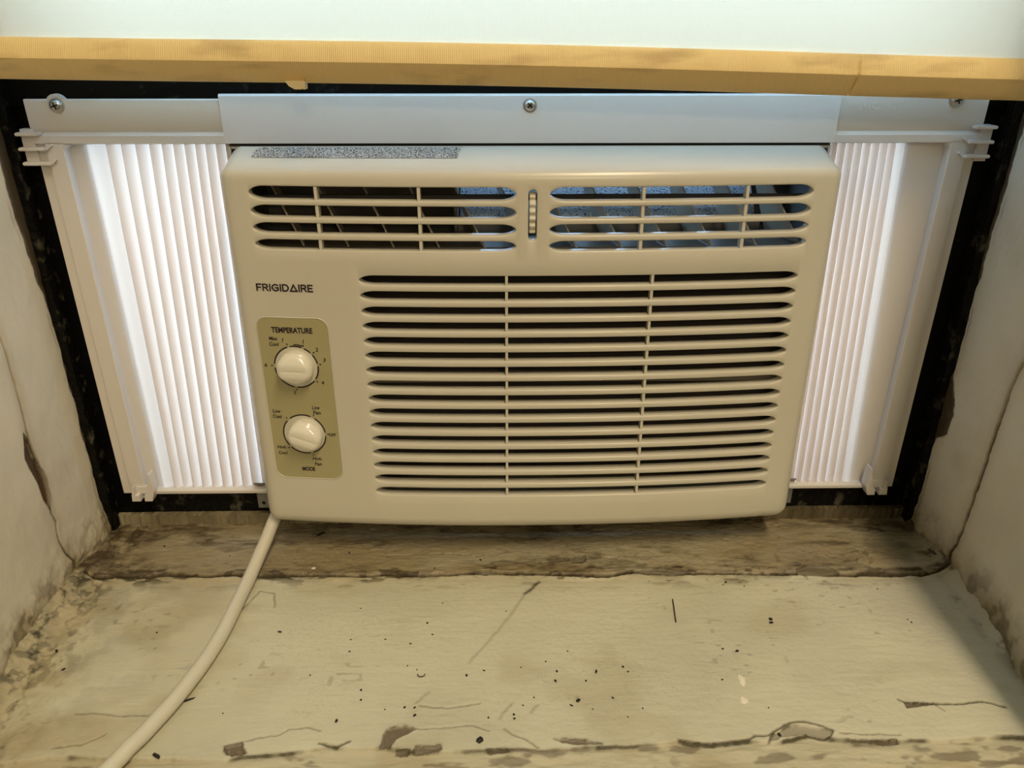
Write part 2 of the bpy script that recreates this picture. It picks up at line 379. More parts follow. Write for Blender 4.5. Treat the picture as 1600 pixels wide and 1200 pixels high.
def glass_material():
    mt = bpy.data.materials.new('window_glass'); mt.use_nodes = True
    nt = mt.node_tree; out = nt.nodes['Material Output']; nt.nodes.remove(nt.nodes['Principled BSDF']); L = nt.links.new
    t = nt.nodes.new('ShaderNodeBsdfTransparent'); t.inputs['Color'].default_value = (0.93, 0.95, 0.95, 1)
    g = nt.nodes.new('ShaderNodeBsdfGlossy'); g.inputs['Roughness'].default_value = 0.02
    f = nt.nodes.new('ShaderNodeFresnel'); f.inputs['IOR'].default_value = 1.45
    mx = nt.nodes.new('ShaderNodeMixShader')
    L(f.outputs[0], mx.inputs[0]); L(t.outputs[0], mx.inputs[1]); L(g.outputs[0], mx.inputs[2]); L(mx.outputs[0], out.inputs['Surface'])
    return mt
M['glass'] = glass_material()

# ------------------------------------------------------------------ room shell
struct('floor', box(nb(), -1.7, 1.9, -3.4, -0.30, -1.23, -1.18), M['floor'])
struct('ceiling', box(nb(), -1.7, 1.9, -3.4, -0.30, 1.42, 1.47), M['ceil'])
struct('wall_left', box(nb(), -1.75, -1.70, -3.4, -0.30, -1.18, 1.42), M['cream'])
struct('wall_right', box(nb(), 1.90, 1.95, -3.4, -0.30, -1.18, 1.42), M['cream'])
struct('wall_back', box(nb(), -1.7, 1.9, -3.45, -3.40, -1.18, 1.42), M['cream'])
bm = nb()
box(bm, -1.7, -0.352, -0.30, 0.08, -1.18, 1.42)
box(bm, 0.358, 1.9, -0.30, 0.08, -1.18, 1.42)
box(bm, -0.352, 0.358, -0.30, 0.08, 0.62, 1.42)
box(bm, -0.352, 0.358, -0.30, 0.08, -1.18, -0.41)
struct('wall_front', bm, M['cream'])
tr1 = struct('trim_1', box(nb(), -0.42, -0.305, -0.318, -0.276, -0.392, 0.66, 0.004), M['cream'])
tr2 = struct('trim_2', box(nb(), 0.3065, 0.43, -0.318, -0.276, -0.392, 0.66, 0.004), M['cream'])
struct('trim_3', box(nb(), -0.305, 0.3065, -0.318, -0.276, 0.56, 0.66, 0.004), M['cream'])
struct('trim_4', box(nb(), -0.42, 0.43, -0.322, -0.301, -0.50, -0.41, 0.003), M['cream'])
struct('bounce_ledge', box(nb(), -0.60, 0.60, 0.082, 0.36, -0.43, -0.388, 0.003), M['ledge'])  # unseen ledge, added to bounce daylight up into the pleats

# ------------------------------------------------------------------ grid surfaces with masks
def grid_obj(name, mt, P, masks, keep=None, parent=None, kind='structure'):
    ny, nx = P.shape[:2]
    idx = np.arange(ny*nx).reshape(ny, nx)
    q = np.stack([idx[:-1, :-1], idx[:-1, 1:], idx[1:, 1:], idx[1:, :-1]], -1).reshape(-1, 4)
    if keep is not None: q = q[keep.reshape(-1)]
    used = np.unique(q); remap = np.full(ny*nx, -1); remap[used] = np.arange(len(used))
    q = remap[q]; V = P.reshape(-1, 3)[used]; C = masks.reshape(-1, 3)[used]
    me = bpy.data.meshes.new(name)
    me.vertices.add(len(V)); me.vertices.foreach_set('co', V.astype('f').ravel())
    me.loops.add(q.size); me.loops.foreach_set('vertex_index', q.ravel().astype('i'))
    me.polygons.add(len(q)); me.polygons.foreach_set('loop_start', np.arange(0, q.size, 4, dtype='i'))
    try: me.polygons.foreach_set('loop_total', np.full(len(q), 4, 'i'))
    except Exception: pass
    me.polygons.foreach_set('use_smooth', np.ones(len(q), bool))
    me.update(calc_edges=True)
    a = me.color_attributes.new('masks', 'FLOAT_COLOR', 'POINT')
    a.data.foreach_set('color', np.concatenate([C, np.ones((len(C), 1))], 1).astype('f').ravel())
    me.materials.append(mt)
    o = link(bpy.data.objects.new(name, me), parent)
    if kind and parent is None: o['kind'] = kind
    return o

lipx = np.array([p[0] for p in LIP]); lipy = np.array([p[1] for p in LIP])
mcx = np.array([p[0] for p in MAINCRACK]); mcy = np.array([p[1] for p in MAINCRACK])

def sill_surface(X, Y):
    wob = (fbm(X*260, Y*260, 3)-0.5)*0.0016
    Xw = X+wob; Yw = Y+(fbm(X*260, Y*260, 9)-0.5)*0.0018
    H = (fbm(X*18, Y*60, 1)-0.5)*0.0011+(fbm(X*90, Y*320, 2)-0.5)*0.00045
    expo = np.zeros_like(X); dirt = np.zeros_like(X); grime = np.zeros_like(X)
    mc = np.interp(X, mcx, mcy)
    back = sm(-0.001, 0.001, Yw-mc)
    H += (fbm(X*25, Y*700, 5)-0.5)*0.00022
    blot = sm(0.56, 0.72, fbm(X*16, Y*24, 34)); grime += blot*0.35
    fk = fbm(X*120, Y*330, 35); dirt += np.exp(-((fk-0.5)/0.012)**2)*0.22*sm(0.55, 0.68, fbm(X*17, Y*22, 36)); H -= np.exp(-((fk-0.5)/0.012)**2)*0.0002*sm(0.5, 0.62, fbm(X*17, Y*22, 36))
    # fine flaking ridges, mostly on the rear board
    fl = fbm(X*55, Y*170, 21)
    ridge = np.exp(-((fl-0.5)/0.018)**2)
    H += ridge*0.00045*(0.25+0.75*back)
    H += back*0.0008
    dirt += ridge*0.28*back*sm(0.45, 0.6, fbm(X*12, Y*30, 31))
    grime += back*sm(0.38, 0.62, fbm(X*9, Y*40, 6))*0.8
    # dirt under the front of the unit and in the corners
    grime += 0.55*np.exp(-((Y-mc)/0.012)**2)*sm(0.3, 0.6, fbm(X*30, Y*90, 14))
    # main crack
    d = dist_poly(Xw, Yw, MAINCRACK)
    cw = 0.0007+0.0012*sm(0.45, 0.75, fbm(X*22, Y*3, 17))
    c = np.exp(-(d/cw)**2)
    H -= 0.004*c; dirt += 1.3*c
    dirt += 0.8*sm(0.60, 0.66, fbm(X*55, Y*160, 47))*np.exp(-(d/0.011)**2)
    dirt += 0.45*np.exp(-(d/0.0055)**2)*sm(0.45, 0.62, fbm(X*60, Y*130, 41))
    H += 0.0007*np.exp(-((d-0.003)/0.002)**2)*sm(0.4, 0.6, fbm(X*70, Y*70, 43))
    # front lip
    lp = np.interp(X, lipx, lipy)+(fbm(X*120, Y*10, 51)-0.5)*0.002
    low = sm(0.0006, -0.0006, Y-lp)
    H -= low*0.0022
    H += low*(fbm(X*30, Y*140, 52)-0.5)*0.0035
    grime += low*0.45
    expo += low*sm(0.60, 0.70, fbm(X*40, Y*120, 53))*0.7
    dl = np.abs(Y-lp)
    dirt += np.exp(-(dl/(0.0004+0.0010*fbm(X*50, Y*2, 55)))**2)*1.1*sm(0.42, 0.60, fbm(X*34, Y*2, 54))
    # cracks
    for k, cr in enumerate(CRACKS):
        d = dist_poly(Xw, Yw, cr)
        strong = k in (6, 8, 3)
        w = 0.0008 if strong else 0.0005
        c = np.exp(-(d/w)**2)
        H -= c*0.0012; dirt += c*(0.95 if strong else 0.62)
    for cr in SCRATCH:
        d = dist_poly(Xw, Yw, cr); c = np.exp(-(d/0.0011)**2)
        H -= c*0.0004; dirt += c*0.30
    d = dist_poly(Xw, Yw, SCRATCH[0][:2]); dirt += 0.6*np.exp(-(d/0.0016)**2)
    # peeled chips
    for k, ch in enumerate(CHIPS):
        ins = inside(Xw, Yw, ch)
        d = dist_poly(Xw, Yw, ch+[ch[0]])
        a = np.where(ins, sm(0, 0.0004, d), 0)
        H -= a*0.0016; expo = np.maximum(expo, a*(1.0 if k not in (3,) else 0.55))
        e = np.exp(-(d/0.00055)**2); dirt += e*0.9*sm(0.3,0.5,fbm(X*90,Y*90,44))
        H += np.where(~ins, np.exp(-(d/0.0012)**2)*0.0004, 0)
    # rubble fillets along both recess walls
    ed = X+0.333; er = 0.3385-X
    wl = 0.016+0.020*fbm(Y*30, X*5, 61)
    fl_ = sm(1, 0, ed/wl); fr_ = sm(1, 0, er/(0.008+0.010*fbm(Y*40, X*5, 62)))
    H += 0.010*fl_**1.8*(0.75+0.5*fbm(X*70, Y*70, 63))*sm(0.05, -0.02, Y+0.075)
    H += 0.006*fr_**2*(0.5+fbm(X*110, Y*110, 64))
    zone = np.clip(sm(1, 0, ed/0.05)*0.9, 0, 1)
    rub = fbm(X*85, Y*60, 65)
    dirt += zone*np.exp(-((rub-0.5)/0.035)**2)*0.8*sm(0.35, 0.55, fbm(X*20, Y*20, 66))
    H += zone*(rub-0.5)*0.0035
    grime += sm(1, 0, ed/0.05)*0.85*sm(0.25, 0.6, fbm(X*25, Y*25, 67))
    zr = sm(1, 0, er/0.022)
    dirt += zr*0.8*sm(0.52, 0.62, fbm(X*90, Y*60, 68)); grime += zr*0.6
    H += zr*(fbm(X*100, Y*80, 69)-0.5)*0.003
    # back edge and corners
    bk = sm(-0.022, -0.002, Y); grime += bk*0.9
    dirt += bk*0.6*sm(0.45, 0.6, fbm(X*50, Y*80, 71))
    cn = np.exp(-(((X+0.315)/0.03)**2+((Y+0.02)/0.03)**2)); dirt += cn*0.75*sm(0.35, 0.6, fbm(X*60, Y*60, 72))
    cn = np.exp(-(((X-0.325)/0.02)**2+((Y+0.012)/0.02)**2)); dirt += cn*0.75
    # pale rubble of flaked paint at the right of the rear board
    rr = np.exp(-(((X-0.279)/0.016)**2+((Y+0.054)/0.011)**2))
    f9 = fbm(X*150, Y*190, 81)
    H += rr*sm(0.45, 0.55, f9)*0.0022
    dirt += rr*np.exp(-((f9-0.46)/0.02)**2)*0.6
    grey = np.exp(-(((X-0.304)/0.022)**2+((Y+0.04)/0.022)**2)); expo += 0.55*sm(0.35, 0.6, grey)*sm(0.35, 0.5, f9+0.15)
    # the left third is greyer and dirtier, with smeared grime
    lf = sm(-0.14, -0.30, X)*sm(0.30, 0.58, fbm(X*14, Y*18, 93)); grime += 0.65*lf
    dirt += 0.22*sm(-0.18, -0.31, X)*sm(0.45, 0.65, fbm(X*45, Y*45, 94))
    junk = sm(0.060, 0.012, ed); f5 = fbm(X*190, Y*150, 95)
    H += junk*(f5-0.5)*0.0030; dirt += junk*sm(0.54, 0.66, f5)*0.55; grime += junk*0.35
    # dark grime patches and flakes on the rear board
    f6 = fbm(X*24, Y*70, 96); dirt += back*0.42*sm(0.52, 0.68, f6)
    f7 = fbm(X*130, Y*330, 97); dirt += back*0.35*sm(0.56, 0.64, f7)*sm(0.4, 0.55, f6); H += back*(f7-0.5)*0.0012
    # tiny pits
    pit = sm(0.80, 0.86, vn(X*210, Y*330, 91))*sm(0.55, 0.7, fbm(X*14, Y*18, 92))
    H -= pit*0.0004; dirt += pit*0.30
    # nosing
    nose = np.clip(-0.292-Y, 0, 1); H -= 1.0*(0.03-np.sqrt(np.clip(0.03**2-nose**2, 0, 1)))
    masks = np.stack([np.clip(expo, 0, 1), np.clip(dirt, 0, 1), np.clip(grime, 0, 1)], -1)
    return SILL_Z+H, masks

xs = np.linspace(-0.3345, 0.3410, 840)
ysl = np.concatenate([np.linspace(-0.321, -0.25, 60)[:-1], np.linspace(-0.25, 0.004, 400)])
X, Y = np.meshgrid(xs, ysl)
Hs, MK = sill_surface(X, Y)
P = np.stack([X, Y, Hs], -1)
Xc = (X[:-1, :-1]+X[1:, 1:])/2; Yc = (Y[:-1, :-1]+Y[1:, 1:])/2
isback = Yc > np.interp(Xc, mcx, mcy)
sill = grid_obj('window_sill', M['sill'], P, MK, keep=~isback)
sb = grid_obj('rear_board', M['sillback'], P, MK, keep=isback, parent=sill)
obj('board_body', box(nb(), -0.3345, 0.341, -0.318, 0.004, -0.408, -0.394), M['cream'], sill)

def sill_h(x, y):
    h, _ = sill_surface(np.array([[x]]), np.array([[y]]))
    return float(h[0, 0])

LG = [(-0.0705+(y+0.0705)*1.5, z) for y, z in LGOUGE]
def wall_surface(side):
    ys_ = np.concatenate([np.linspace(-0.30, -0.20, 60)[:-1], np.linspace(-0.20, 0.003, 320)])
    zs_ = np.concatenate([np.linspace(-0.39, -0.02, 330)[:-1], np.linspace(-0.02, 0.62, 60)])
    Yg, Zg = np.meshgrid(ys_, zs_)
    s = 1 if side == 'left' else -1
    D = (fbm(Yg*9, Zg*7, 101 if s > 0 else 131)-0.5)*0.006+(fbm(Yg*60, Zg*40, 103)-0.5)*0.0010
    expo = np.zeros_like(Yg); dirt = np.zeros_like(Yg); grime = np.zeros_like(Yg)
    wy = Yg+(fbm(Yg*150, Zg*150, 107)-0.5)*0.0022
    seam = LSEAM if s > 0 else RSEAM
    ext = [(seam[0][0], 0.62)]+seam
    d = dist_poly(wy, Zg, ext)
    w = 0.0009 if s > 0 else 0.0012
    c = np.exp(-(d/w)**2)
    vis = 0.45+0.55*sm(-0.22, -0.27, Zg)
    D -= c*0.002; dirt += c*vis*(0.95 if s > 0 else 1.1)
    grime += np.exp(-(d/0.006)**2)*0.35
    if s > 0:
        ins = inside(wy, Zg, LG); dg = dist_poly(wy, Zg, LG+[LG[0]])
        a = np.where(ins, sm(0, 0.0007, dg), 0)
        D -= a*0.003; expo = np.maximum(expo, a); dirt += np.exp(-(dg/0.0006)**2)*0.6
        # swelling of plaster toward the sill, in front of the seam
        D += 0.006*sm(-0.10, -0.2, Yg)*sm(-0.1, -0.36, Zg)
    else:
        D += 0.016*sm(-0.10, -0.22, Yg)*sm(-0.16, -0.37, Zg)
    # black paint edge next to the window frame, ragged
    edge = -0.009+0.004*(fbm(Zg*45, Yg*3, 111)-0.5)*2-(0.010*sm(-0.22, -0.10, Zg) if s > 0 else 0.004*sm(-0.2, -0.1, Zg))
    if s < 0:
        edge = edge-0.014*np.exp(-((Zg+0.275)/0.022)**4)*(0.6+0.8*fbm(Zg*120, Yg*120, 117))
    b = sm(-0.0006, 0.0006, Yg-edge)
    dirt += b*1.2
    dirt += np.exp(-((Yg-edge+0.004)/0.0009)**2)*0.4*sm(0.45, 0.6, fbm(Zg*30, Yg*3, 113))
    D -= np.exp(-((Yg-edge)/0.0009)**2)*0.0008
    # base rubble
    bs = sm(-0.345, -0.38, Zg-0.02*(fbm(Yg*30, Zg*30, 121)-0.5))
    grime += bs*0.8; dirt += bs*0.55*sm(0.48, 0.6, fbm(Yg*90, Zg*70, 123))
    D += bs*0.006*fbm(Yg*90, Zg*90, 125)
    grime += 0.45*sm(0.5, 0.75, fbm(Yg*12, Zg*10, 127))
    X0 = -0.3335 if s > 0 else 0.3398
    Pg = np.stack([X0+s*D, Yg, Zg], -1)
    mk = np.stack([np.clip(expo, 0, 1), np.clip(dirt, 0, 1), np.clip(grime, 0, 1)], -1)
    if s < 0: Pg = Pg[:, ::-1]; mk = mk[:, ::-1]
    return grid_obj('wall_recess_'+side, M['recess'], Pg, mk)
wall_surface('left'); wall_surface('right')
struct('wall_recess_top', box(nb(), -0.352, 0.358, -0.276, 0.08, 0.605, 0.625), M['cream'])

# ------------------------------------------------------------------ window: black frame, sash, glass
def rough_box(bm, x0, x1, y0, y1, z0, z1, axis, n, amp, seed):
    """long board whose front face and edges wander a little"""
    r = random.Random(seed)
    rings = []
    for i in range(n+1):
        t = i/n
        j = lambda: (r.random()-0.5)*2*amp
        if axis == 'x':
            x = x0+(x1-x0)*t
            rings.append([bm.verts.new(p) for p in ((x, y0+j(), z0), (x, y0+j(), z1+j()), (x, y1, z1), (x, y1, z0))])
        else:
            z = z0+(z1-z0)*t
            rings.append([bm.verts.new(p) for p in ((x0+j(), y0+j(), z), (x1+j(), y0+j(), z), (x1, y1, z), (x0, y1, z))])
    fs = []
    for a, b in zip(rings, rings[1:]):
        for k in range(4):
            fs.append(bm.faces.new((a[k], a[(k+1) % 4], b[(k+1) % 4], b[k])))
    fs.append(bm.faces.new(rings[0][::-1])); fs.append(bm.faces.new(rings[-1]))
    bmesh.ops.recalc_face_normals(bm, faces=fs)
    return bm
win = bpy.data.objects.new('window_1', None); link(win); win['kind'] = 'structure'; win.location = (0.003, 0.02, -0.383)
bm = nb(); rough_box(bm, -0.345, -0.303, 0.003, 0.06, -0.392, 0.6, 'z', 110, 0.0003, 1); obj('stile', bm, M['black'], win)
bm = nb(); rough_box(bm, 0.303, 0.352, 0.003, 0.06, -0.392, 0.6, 'z', 110, 0.0003, 2); obj('stile', bm, M['black'], win)
bm = nb(); rough_box(bm, -0.340, -0.3285, -0.009, 0.003, -0.386, 0.6, 'z', 150, 0.0007, 3); obj('stop_bead', bm, M['blackrough'], win)
bm = nb(); rough_box(bm, 0.3330, 0.345, -0.009, 0.003, -0.386, 0.6, 'z', 150, 0.0007, 4); obj('stop_bead', bm, M['blackrough'], win)
bm = nb(); rough_box(bm, -0.3285, 0.333, 0.0035, 0.06, -0.390, -0.3505, 'x', 260, 0.0006, 5); obj('bottom_rail', bm, M['blackrough'], win)
bm = nb(); rough_box(bm, -0.3285, 0.333, -0.0015, 0.0035, -0.390, -0.3725, 'x', 300, 0.0012, 6)
sp = obj('sill_strip', bm, M['sillback'], win)
me = sp.data; a = me.color_attributes.new('masks', 'FLOAT_COLOR', 'POINT')
xyz = np.zeros(len(me.vertices)*3); me.vertices.foreach_get('co', xyz); xyz = xyz.reshape(-1, 3)
dm = sm(0.42, 0.58, fbm(xyz[:, 0]*45+9, xyz[:, 2]*90, 5))
dk = np.clip(sm(-0.05, 0.12, xyz[:, 0])*0.7, 0, 1)
a.data.foreach_set('color', np.stack([dm*0.4, np.clip(dm*0.35+dk, 0, 1), dm*0+0.5, dm*0+1], 1).ravel())
bm = nb(); rough_box(bm, -0.333, 0.336, -0.0005, 0.0405, -0.0500, -0.0225, 'x', 120, 0.0002, 8); obj('sash_rail', bm, M['black'], win)
bm = nb(); box(bm, -0.333, -0.290, 0.004, 0.0405, -0.0225, 0.6); obj('sash_stile', bm, M['black'], win)
bm = nb(); box(bm, 0.290, 0.336, 0.004, 0.0405, -0.0225, 0.6); obj('sash_stile', bm, M['black'], win)
bm = nb(); box(bm, -0.290, 0.290, 0.004, 0.0405, 0.565, 0.6); obj('sash_rail', bm, M['black'], win)
bm = nb(); box(bm, -0.290, 0.290, 0.020, 0.0235, -0.0225, 0.565); obj('pane', bm, M['glass'], win)

# ------------------------------------------------------------------ screws
def screw(parent, x, y, z, r=0.0042, ang=0.4):
    bm = nb(); n = 24
    prof = [(1.0, 0), (1.0, 0.25), (0.93, 0.45), (0.75, 0.62), (0.45, 0.72), (0.0, 0.76)]
    rings = [[bm.verts.new((x+r*k*math.cos(2*math.pi*i/n), y-r*h, z+r*k*math.sin(2*math.pi*i/n))) for i in range(n)] for k, h in prof[:-1]]
    tip = bm.verts.new((x, y-r*prof[-1][1], z))
    for a_, b_ in zip(rings, rings[1:]):
        for i in range(n): bm.faces.new((a_[i], a_[(i+1) % n], b_[(i+1) % n], b_[i]))
    for i in range(n): bm.faces.new((rings[-1][i], rings[-1][(i+1) % n], tip))
    bm.faces.new(rings[0])
    # washer flange
    wr = [[bm.verts.new((x+r*k*math.cos(2*math.pi*i/n), y-r*h, z+r*k*math.sin(2*math.pi*i/n))) for i in range(n)] for k, h in ((1.22, 0), (1.22, 0.12), (0.95, 0.16))]
    for a_, b_ in zip(wr, wr[1:]):
        for i in range(n): bm.faces.new((a_[i], a_[(i+1) % n], b_[(i+1) % n], b_[i]))
    bmesh.ops.recalc_face_normals(bm, faces=bm.faces)
    s = obj('screw', bm, M['steel'], parent, 40)
    return s, ang
def cross(parent_screw, x, y, z, r, ang):
    # pressed cross recess as four dark wedges standing in the head
    bm = nb()
    for k in range(2):
        c, s_ = math.cos(ang+k*math.pi/2), math.sin(ang+k*math.pi/2)
        L_, w = r*0.55, r*0.13
        pts = [(-L_, -w), (L_, -w), (L_, w), (-L_, w)]
        prism_y(bm, [(x+a*c-b*s_, z+a*s_+b*c) for a, b in pts], y-r*0.80, y-r*0.5)
    return bm

# ------------------------------------------------------------------ air conditioner
AC = thing('air_conditioner', 'white window air conditioner with slotted front grille and two round knobs', 'air conditioner', (0.0135, 0.05, -0.379))
CX, HW = 0.0137, 0.2038
def yf(x, z):
    u = abs((x-CX)/0.205)
    return -(0.034+0.012*(1-min(1, u)**2.2)+0.008*(-0.08-z)/0.29)

RS = 0.011
XC = HW-RS
ZT, ZB = -0.0918, -0.3545+RS
YB = -0.004
def spos(x, z, mx_, mz_):
    """mx_, mz_ signed roll parameters (0 = flat front)"""
    a, b = abs(mx_), abs(mz_)
    mm = max(a, b)
    y = yf(x, z)
    if mm == 0: return (x, y, z)
    l = math.hypot(a, b); dx, dz = a/l, b/l
    k = min(mm, 1.0); e = max(0.0, mm-1.0)
    ox = RS*math.sin(k*math.pi/2)+0.0004*e; ys_ = y+RS*(1-math.cos(k*math.pi/2)); ys_ = ys_+(YB-ys_)*e
    if mz_ > 0:
        oz = 0.0078*math.sin(k*1.22); yt = y+0.0060*(1-math.cos(k*1.22))
        oz += 0.0094*e; yt = yt+(YB-0.002-yt)*e
    else:
        oz = RS*math.sin(k*math.pi/2)+0.0004*e; yt = ys_
    w = dz*dz
    return (x+math.copysign(ox*dx, mx_), (1-w)*ys_+w*yt, z+math.copysign(oz*dz, mz_) if mz_ else z)

UP = [(-0.0993, 0.0050), (-0.1110, 0.0046), (-0.1220, 0.0042), (-0.1328, 0.0040)]
LO = [(-0.1561-0.01089*i, 0.0040) for i in range(16)]
UL, UR = (-0.1705, 0.0032), (0.0236, 0.1972)
LR = (-0.1030, 0.1952)
LVX, LVW, LVT, LVB = 0.0132, 0.0034, -0.0957, -0.1300
def endh(x, a, b, H, ra=0.011):
    if x <= a or x >= b: return 0.0
    d = min(x-a, b-x)
    if d >= ra: return H
    t = 1-d/ra
    return H*math.sqrt(max(0, 1-t*t))**1.05
cols = set()
for a, b, ra in ((UL[0], UL[1], .011), (UR[0], UR[1], .011), (LR[0], LR[1], .011)):
    for k in range(11):
        d = ra*(1-math.cos(k/10*math.pi/2)) if k else 0
        cols.add(round(a+d, 6)); cols.add(round(b-d, 6))
for k in range(-6, 7): cols.add(round(LVX+LVW*math.sin(k/6*math.pi/2), 6))
x = CX-XC
for k in range(61): cols.add(round(CX-XC+2*XC*k/60, 6))
cols = sorted(cols)
cl = [cols[0]]
special = set(round(v, 6) for v in (UL[0], UL[1], UR[0], UR[1], LR[0], LR[1], LVX-LVW, LVX+LVW, cols[0], cols[-1]))
for c_ in cols[1:]:
    if c_-cl[-1] < 0.00025 and c_ not in special: continue
    cl.append(c_)
S = [(cl[0], -mm) for mm in (2, 1.5, 1, .8, .6, .4, .2)]+[(c_, 0) for c_ in cl]+[(cl[-1], mm) for mm in (.2, .4, .6, .8, 1, 1.5, 2)]
# rows: list of functions z(x), roll, hole flag after
T = [(lambda x: ZT, mm) for mm in (2, 1.6, 1.3, 1, .8, .6, .4, .2)]
rows = [(f, mm, None) for f, mm in T]
rows.append((lambda x: ZT, 0, None))
rows.append((lambda x: -0.0930, 0, None))
def up_edge(i, sgn):
    zc, H = UP[i]
    def f(x):
        if abs(x-LVX) <= LVW+1e-7:
            dx = min(1, abs(x-LVX)/LVW); cap = LVW*math.sqrt(1-dx*dx)
            top = LVT-LVW+cap; bot = LVB+LVW-cap
            if i == 0: return top
            if i == 3: return bot
            return zc
        return zc+sgn*(endh(x, *UL, H)+endh(x, *UR, H))
    return f
for i in range(4):
    rows.append((up_edge(i, 1), 0, ('slot', i))); rows.append((up_edge(i, -1), 0, ('bar', i)))
rows.append((lambda x: -0.1440, 0, None))
for i in range(16):
    zc, H = LO[i]
    rows.append((lambda x, zc=zc, H=H: zc+endh(x, *LR, H), 0, ('lslot', i)))
    rows.append((lambda x, zc=zc, H=H: zc-endh(x, *LR, H), 0, None))
rows.append((lambda x: -0.331, 0, None)); rows.append((lambda x: ZB, 0, None))
rows += [(lambda x: ZB, -mm, None) for mm in (.2, .4, .6, .8, 1, 1.5, 2)]
bm = nb()
G = []
for f, mz_, _ in rows:
    G.append([bm.verts.new(spos(x, f(x), mx_, mz_)) for x, mx_ in S])
for j in range(len(rows)-1):
    fl = rows[j][2]
    for i in range(len(S)-1):
        xm = (S[i][0]+S[i+1][0])/2
        inlev = S[i][1] == 0 and S[i+1][1] == 0 and abs(xm-LVX) < LVW
        if fl and fl[0] in ('slot', 'lslot'): 
            continue
        if fl and fl[0] == 'bar' and inlev and fl[1] < 3: continue
        vs = [G[j][i], G[j+1][i], G[j+1][i+1], G[j][i+1]]
        bm.faces.new(vs)
bmesh.ops.remove_doubles(bm, verts=bm.verts, dist=2e-6)
bmesh.ops.dissolve_degenerate(bm, edges=bm.edges, dist=1e-7)
bm.normal_update()
be = [e for e in bm.edges if e.is_boundary and all(v.co.y < -0.028 for v in e.verts)]
# slot rims: rolled edge then wall going back
nrm = {}
for e in be:
    f = e.link_faces[0]; mid = (e.verts[0].co+e.verts[1].co)/2
    d = e.verts[1].co-e.verts[0].co
    p = Vector((d.z, 0, -d.x))
    if p.dot(mid-f.calc_center_median()) < 0: p.negate()
    for v in e.verts: nrm[v] = nrm.get(v, Vector((0, 0, 0)))+p
def ring(edges, off, dy, nrm):
    r = bmesh.ops.extrude_edge_only(bm, edges=edges)
    nv = [g for g in r['geom'] if isinstance(g, bmesh.types.BMVert)]
    ne = [g for g in r['geom'] if isinstance(g, bmesh.types.BMEdge) and g.is_boundary]
    # match new verts to old through connecting edges
    nn = {}
    nvs = set(nv)
    for v in nv:
        for e in v.link_edges:
            o_ = e.other_vert(v)
            if o_ in nrm and o_ not in nvs:
                n_ = nrm[o_]; nn[v] = n_; break
    for v in nv:
        n_ = nn.get(v)
        if n_ is not None and n_.length > 1e-9: v.co += n_.normalized()*off
        v.co.y += dy
    return ne, nn
e1, n1 = ring(be, 0.00040, 0.00022, nrm)
e2, n2 = ring(e1, 0.00026, 0.0007, n1)
e3, n3 = ring(e2, 0.0, 0.0062, n2)
bmesh.ops.recalc_face_normals(bm, faces=bm.faces)
panel = obj('front_panel', bm, M['panel'], AC, 50)

# ribs crossing the slots
def rib(x, z0, z1, w=0.0009, name='rib'):
    bm = nb(); n = 14
    rings = []
    for i in range(n+1):
        z = z0+(z1-z0)*i/n; y = yf(x, z)
        rings.append([bm.verts.new(p) for p in ((x-w, y+0.0007, z), (x+w, y+0.0007, z), (x+w, y+0.0072, z), (x-w, y+0.0072, z))])
    for a_, b_ in zip(rings, rings[1:]):
        for k in range(4): bm.faces.new((a_[k], a_[(k+1) % 4], b_[(k+1) % 4], b_[k]))
    bm.faces.new(rings[0]); bm.faces.new(rings[-1])
    bmesh.ops.recalc_face_normals(bm, faces=bm.faces)
    obj(name, bm, M['panel'], panel)
for x in (-0.1260, -0.0597, 0.0846, 0.1526): rib(x, -0.0950, -0.1362, 0.0010)
for x in (-0.0037, 0.0943): rib(x, -0.1525, -0.3225, 0.0009)

bm = nb(); box(bm, CX+HW-0.0012, CX+HW+0.0006, -0.0165, -0.0120, -0.2560, -0.2260)
obj('grip_slot', bm, M['dark'], panel)

# thumb wheel in the middle slot
bm = nb()
W = 0.0019; pr = []
n = 60
for i in range(n+1):
    t = i/n; z = -0.0985-0.0262*t
    y = yf(LVX, z)+0.0034-0.0030*math.sin(t*math.pi)**0.6+0.00055*math.cos(t*math.pi*11)
    pr.append((y, z))
rings = [[bm.verts.new((LVX-W, y, z)), bm.verts.new((LVX+W, y, z)), bm.verts.new((LVX+W, -0.030, z)), bm.verts.new((LVX-W, -0.030, z))] for y, z in pr]
for a_, b_ in zip(rings, rings[1:]):
    for k in range(4): bm.faces.new((a_[k], a_[(k+1) % 4], b_[(k+1) % 4], b_[k]))
bm.faces.new(rings[0]); bm.faces.new(rings[-1])
bmesh.ops.recalc_face_normals(bm, faces=bm.faces)
tag(obj('thumb_wheel', bm, M['wheel'], AC, 30), 'ribbed vertical thumb wheel')

# cabinet behind the panel: sheet steel shell, open at the front, unseen top opening added to let daylight onto the foam
cx0, cx1 = CX-0.2035, CX+0.2035
bm = nb()
box(bm, cx0, cx0+0.0015, -0.003, 0.33, -0.352, -0.0755)
box(bm, cx1-0.0015, cx1, -0.003, 0.33, -0.352, -0.0755)
box(bm, cx0, cx1, 0.0, 0.33, -0.352, -0.3505)
box(bm, cx0, cx1, 0.33, 0.3315, -0.352, -0.0755)
box(bm, cx0, cx1, -0.002, 0.048, -0.0772, -0.0757)
box(bm, cx0, cx1, 0.20, 0.33, -0.0772, -0.0757)
box(bm, cx0, -0.035, 0.048, 0.20, -0.0772, -0.0757)
box(bm, 0.178, cx1, 0.048, 0.20, -0.0772, -0.0757)
obj('cabinet', bm, M['alu'], AC)
bm = nb()
box(bm, cx0+0.006, cx1-0.006, -0.0272, 0.10, -0.1425, -0.1385)      # duct floor
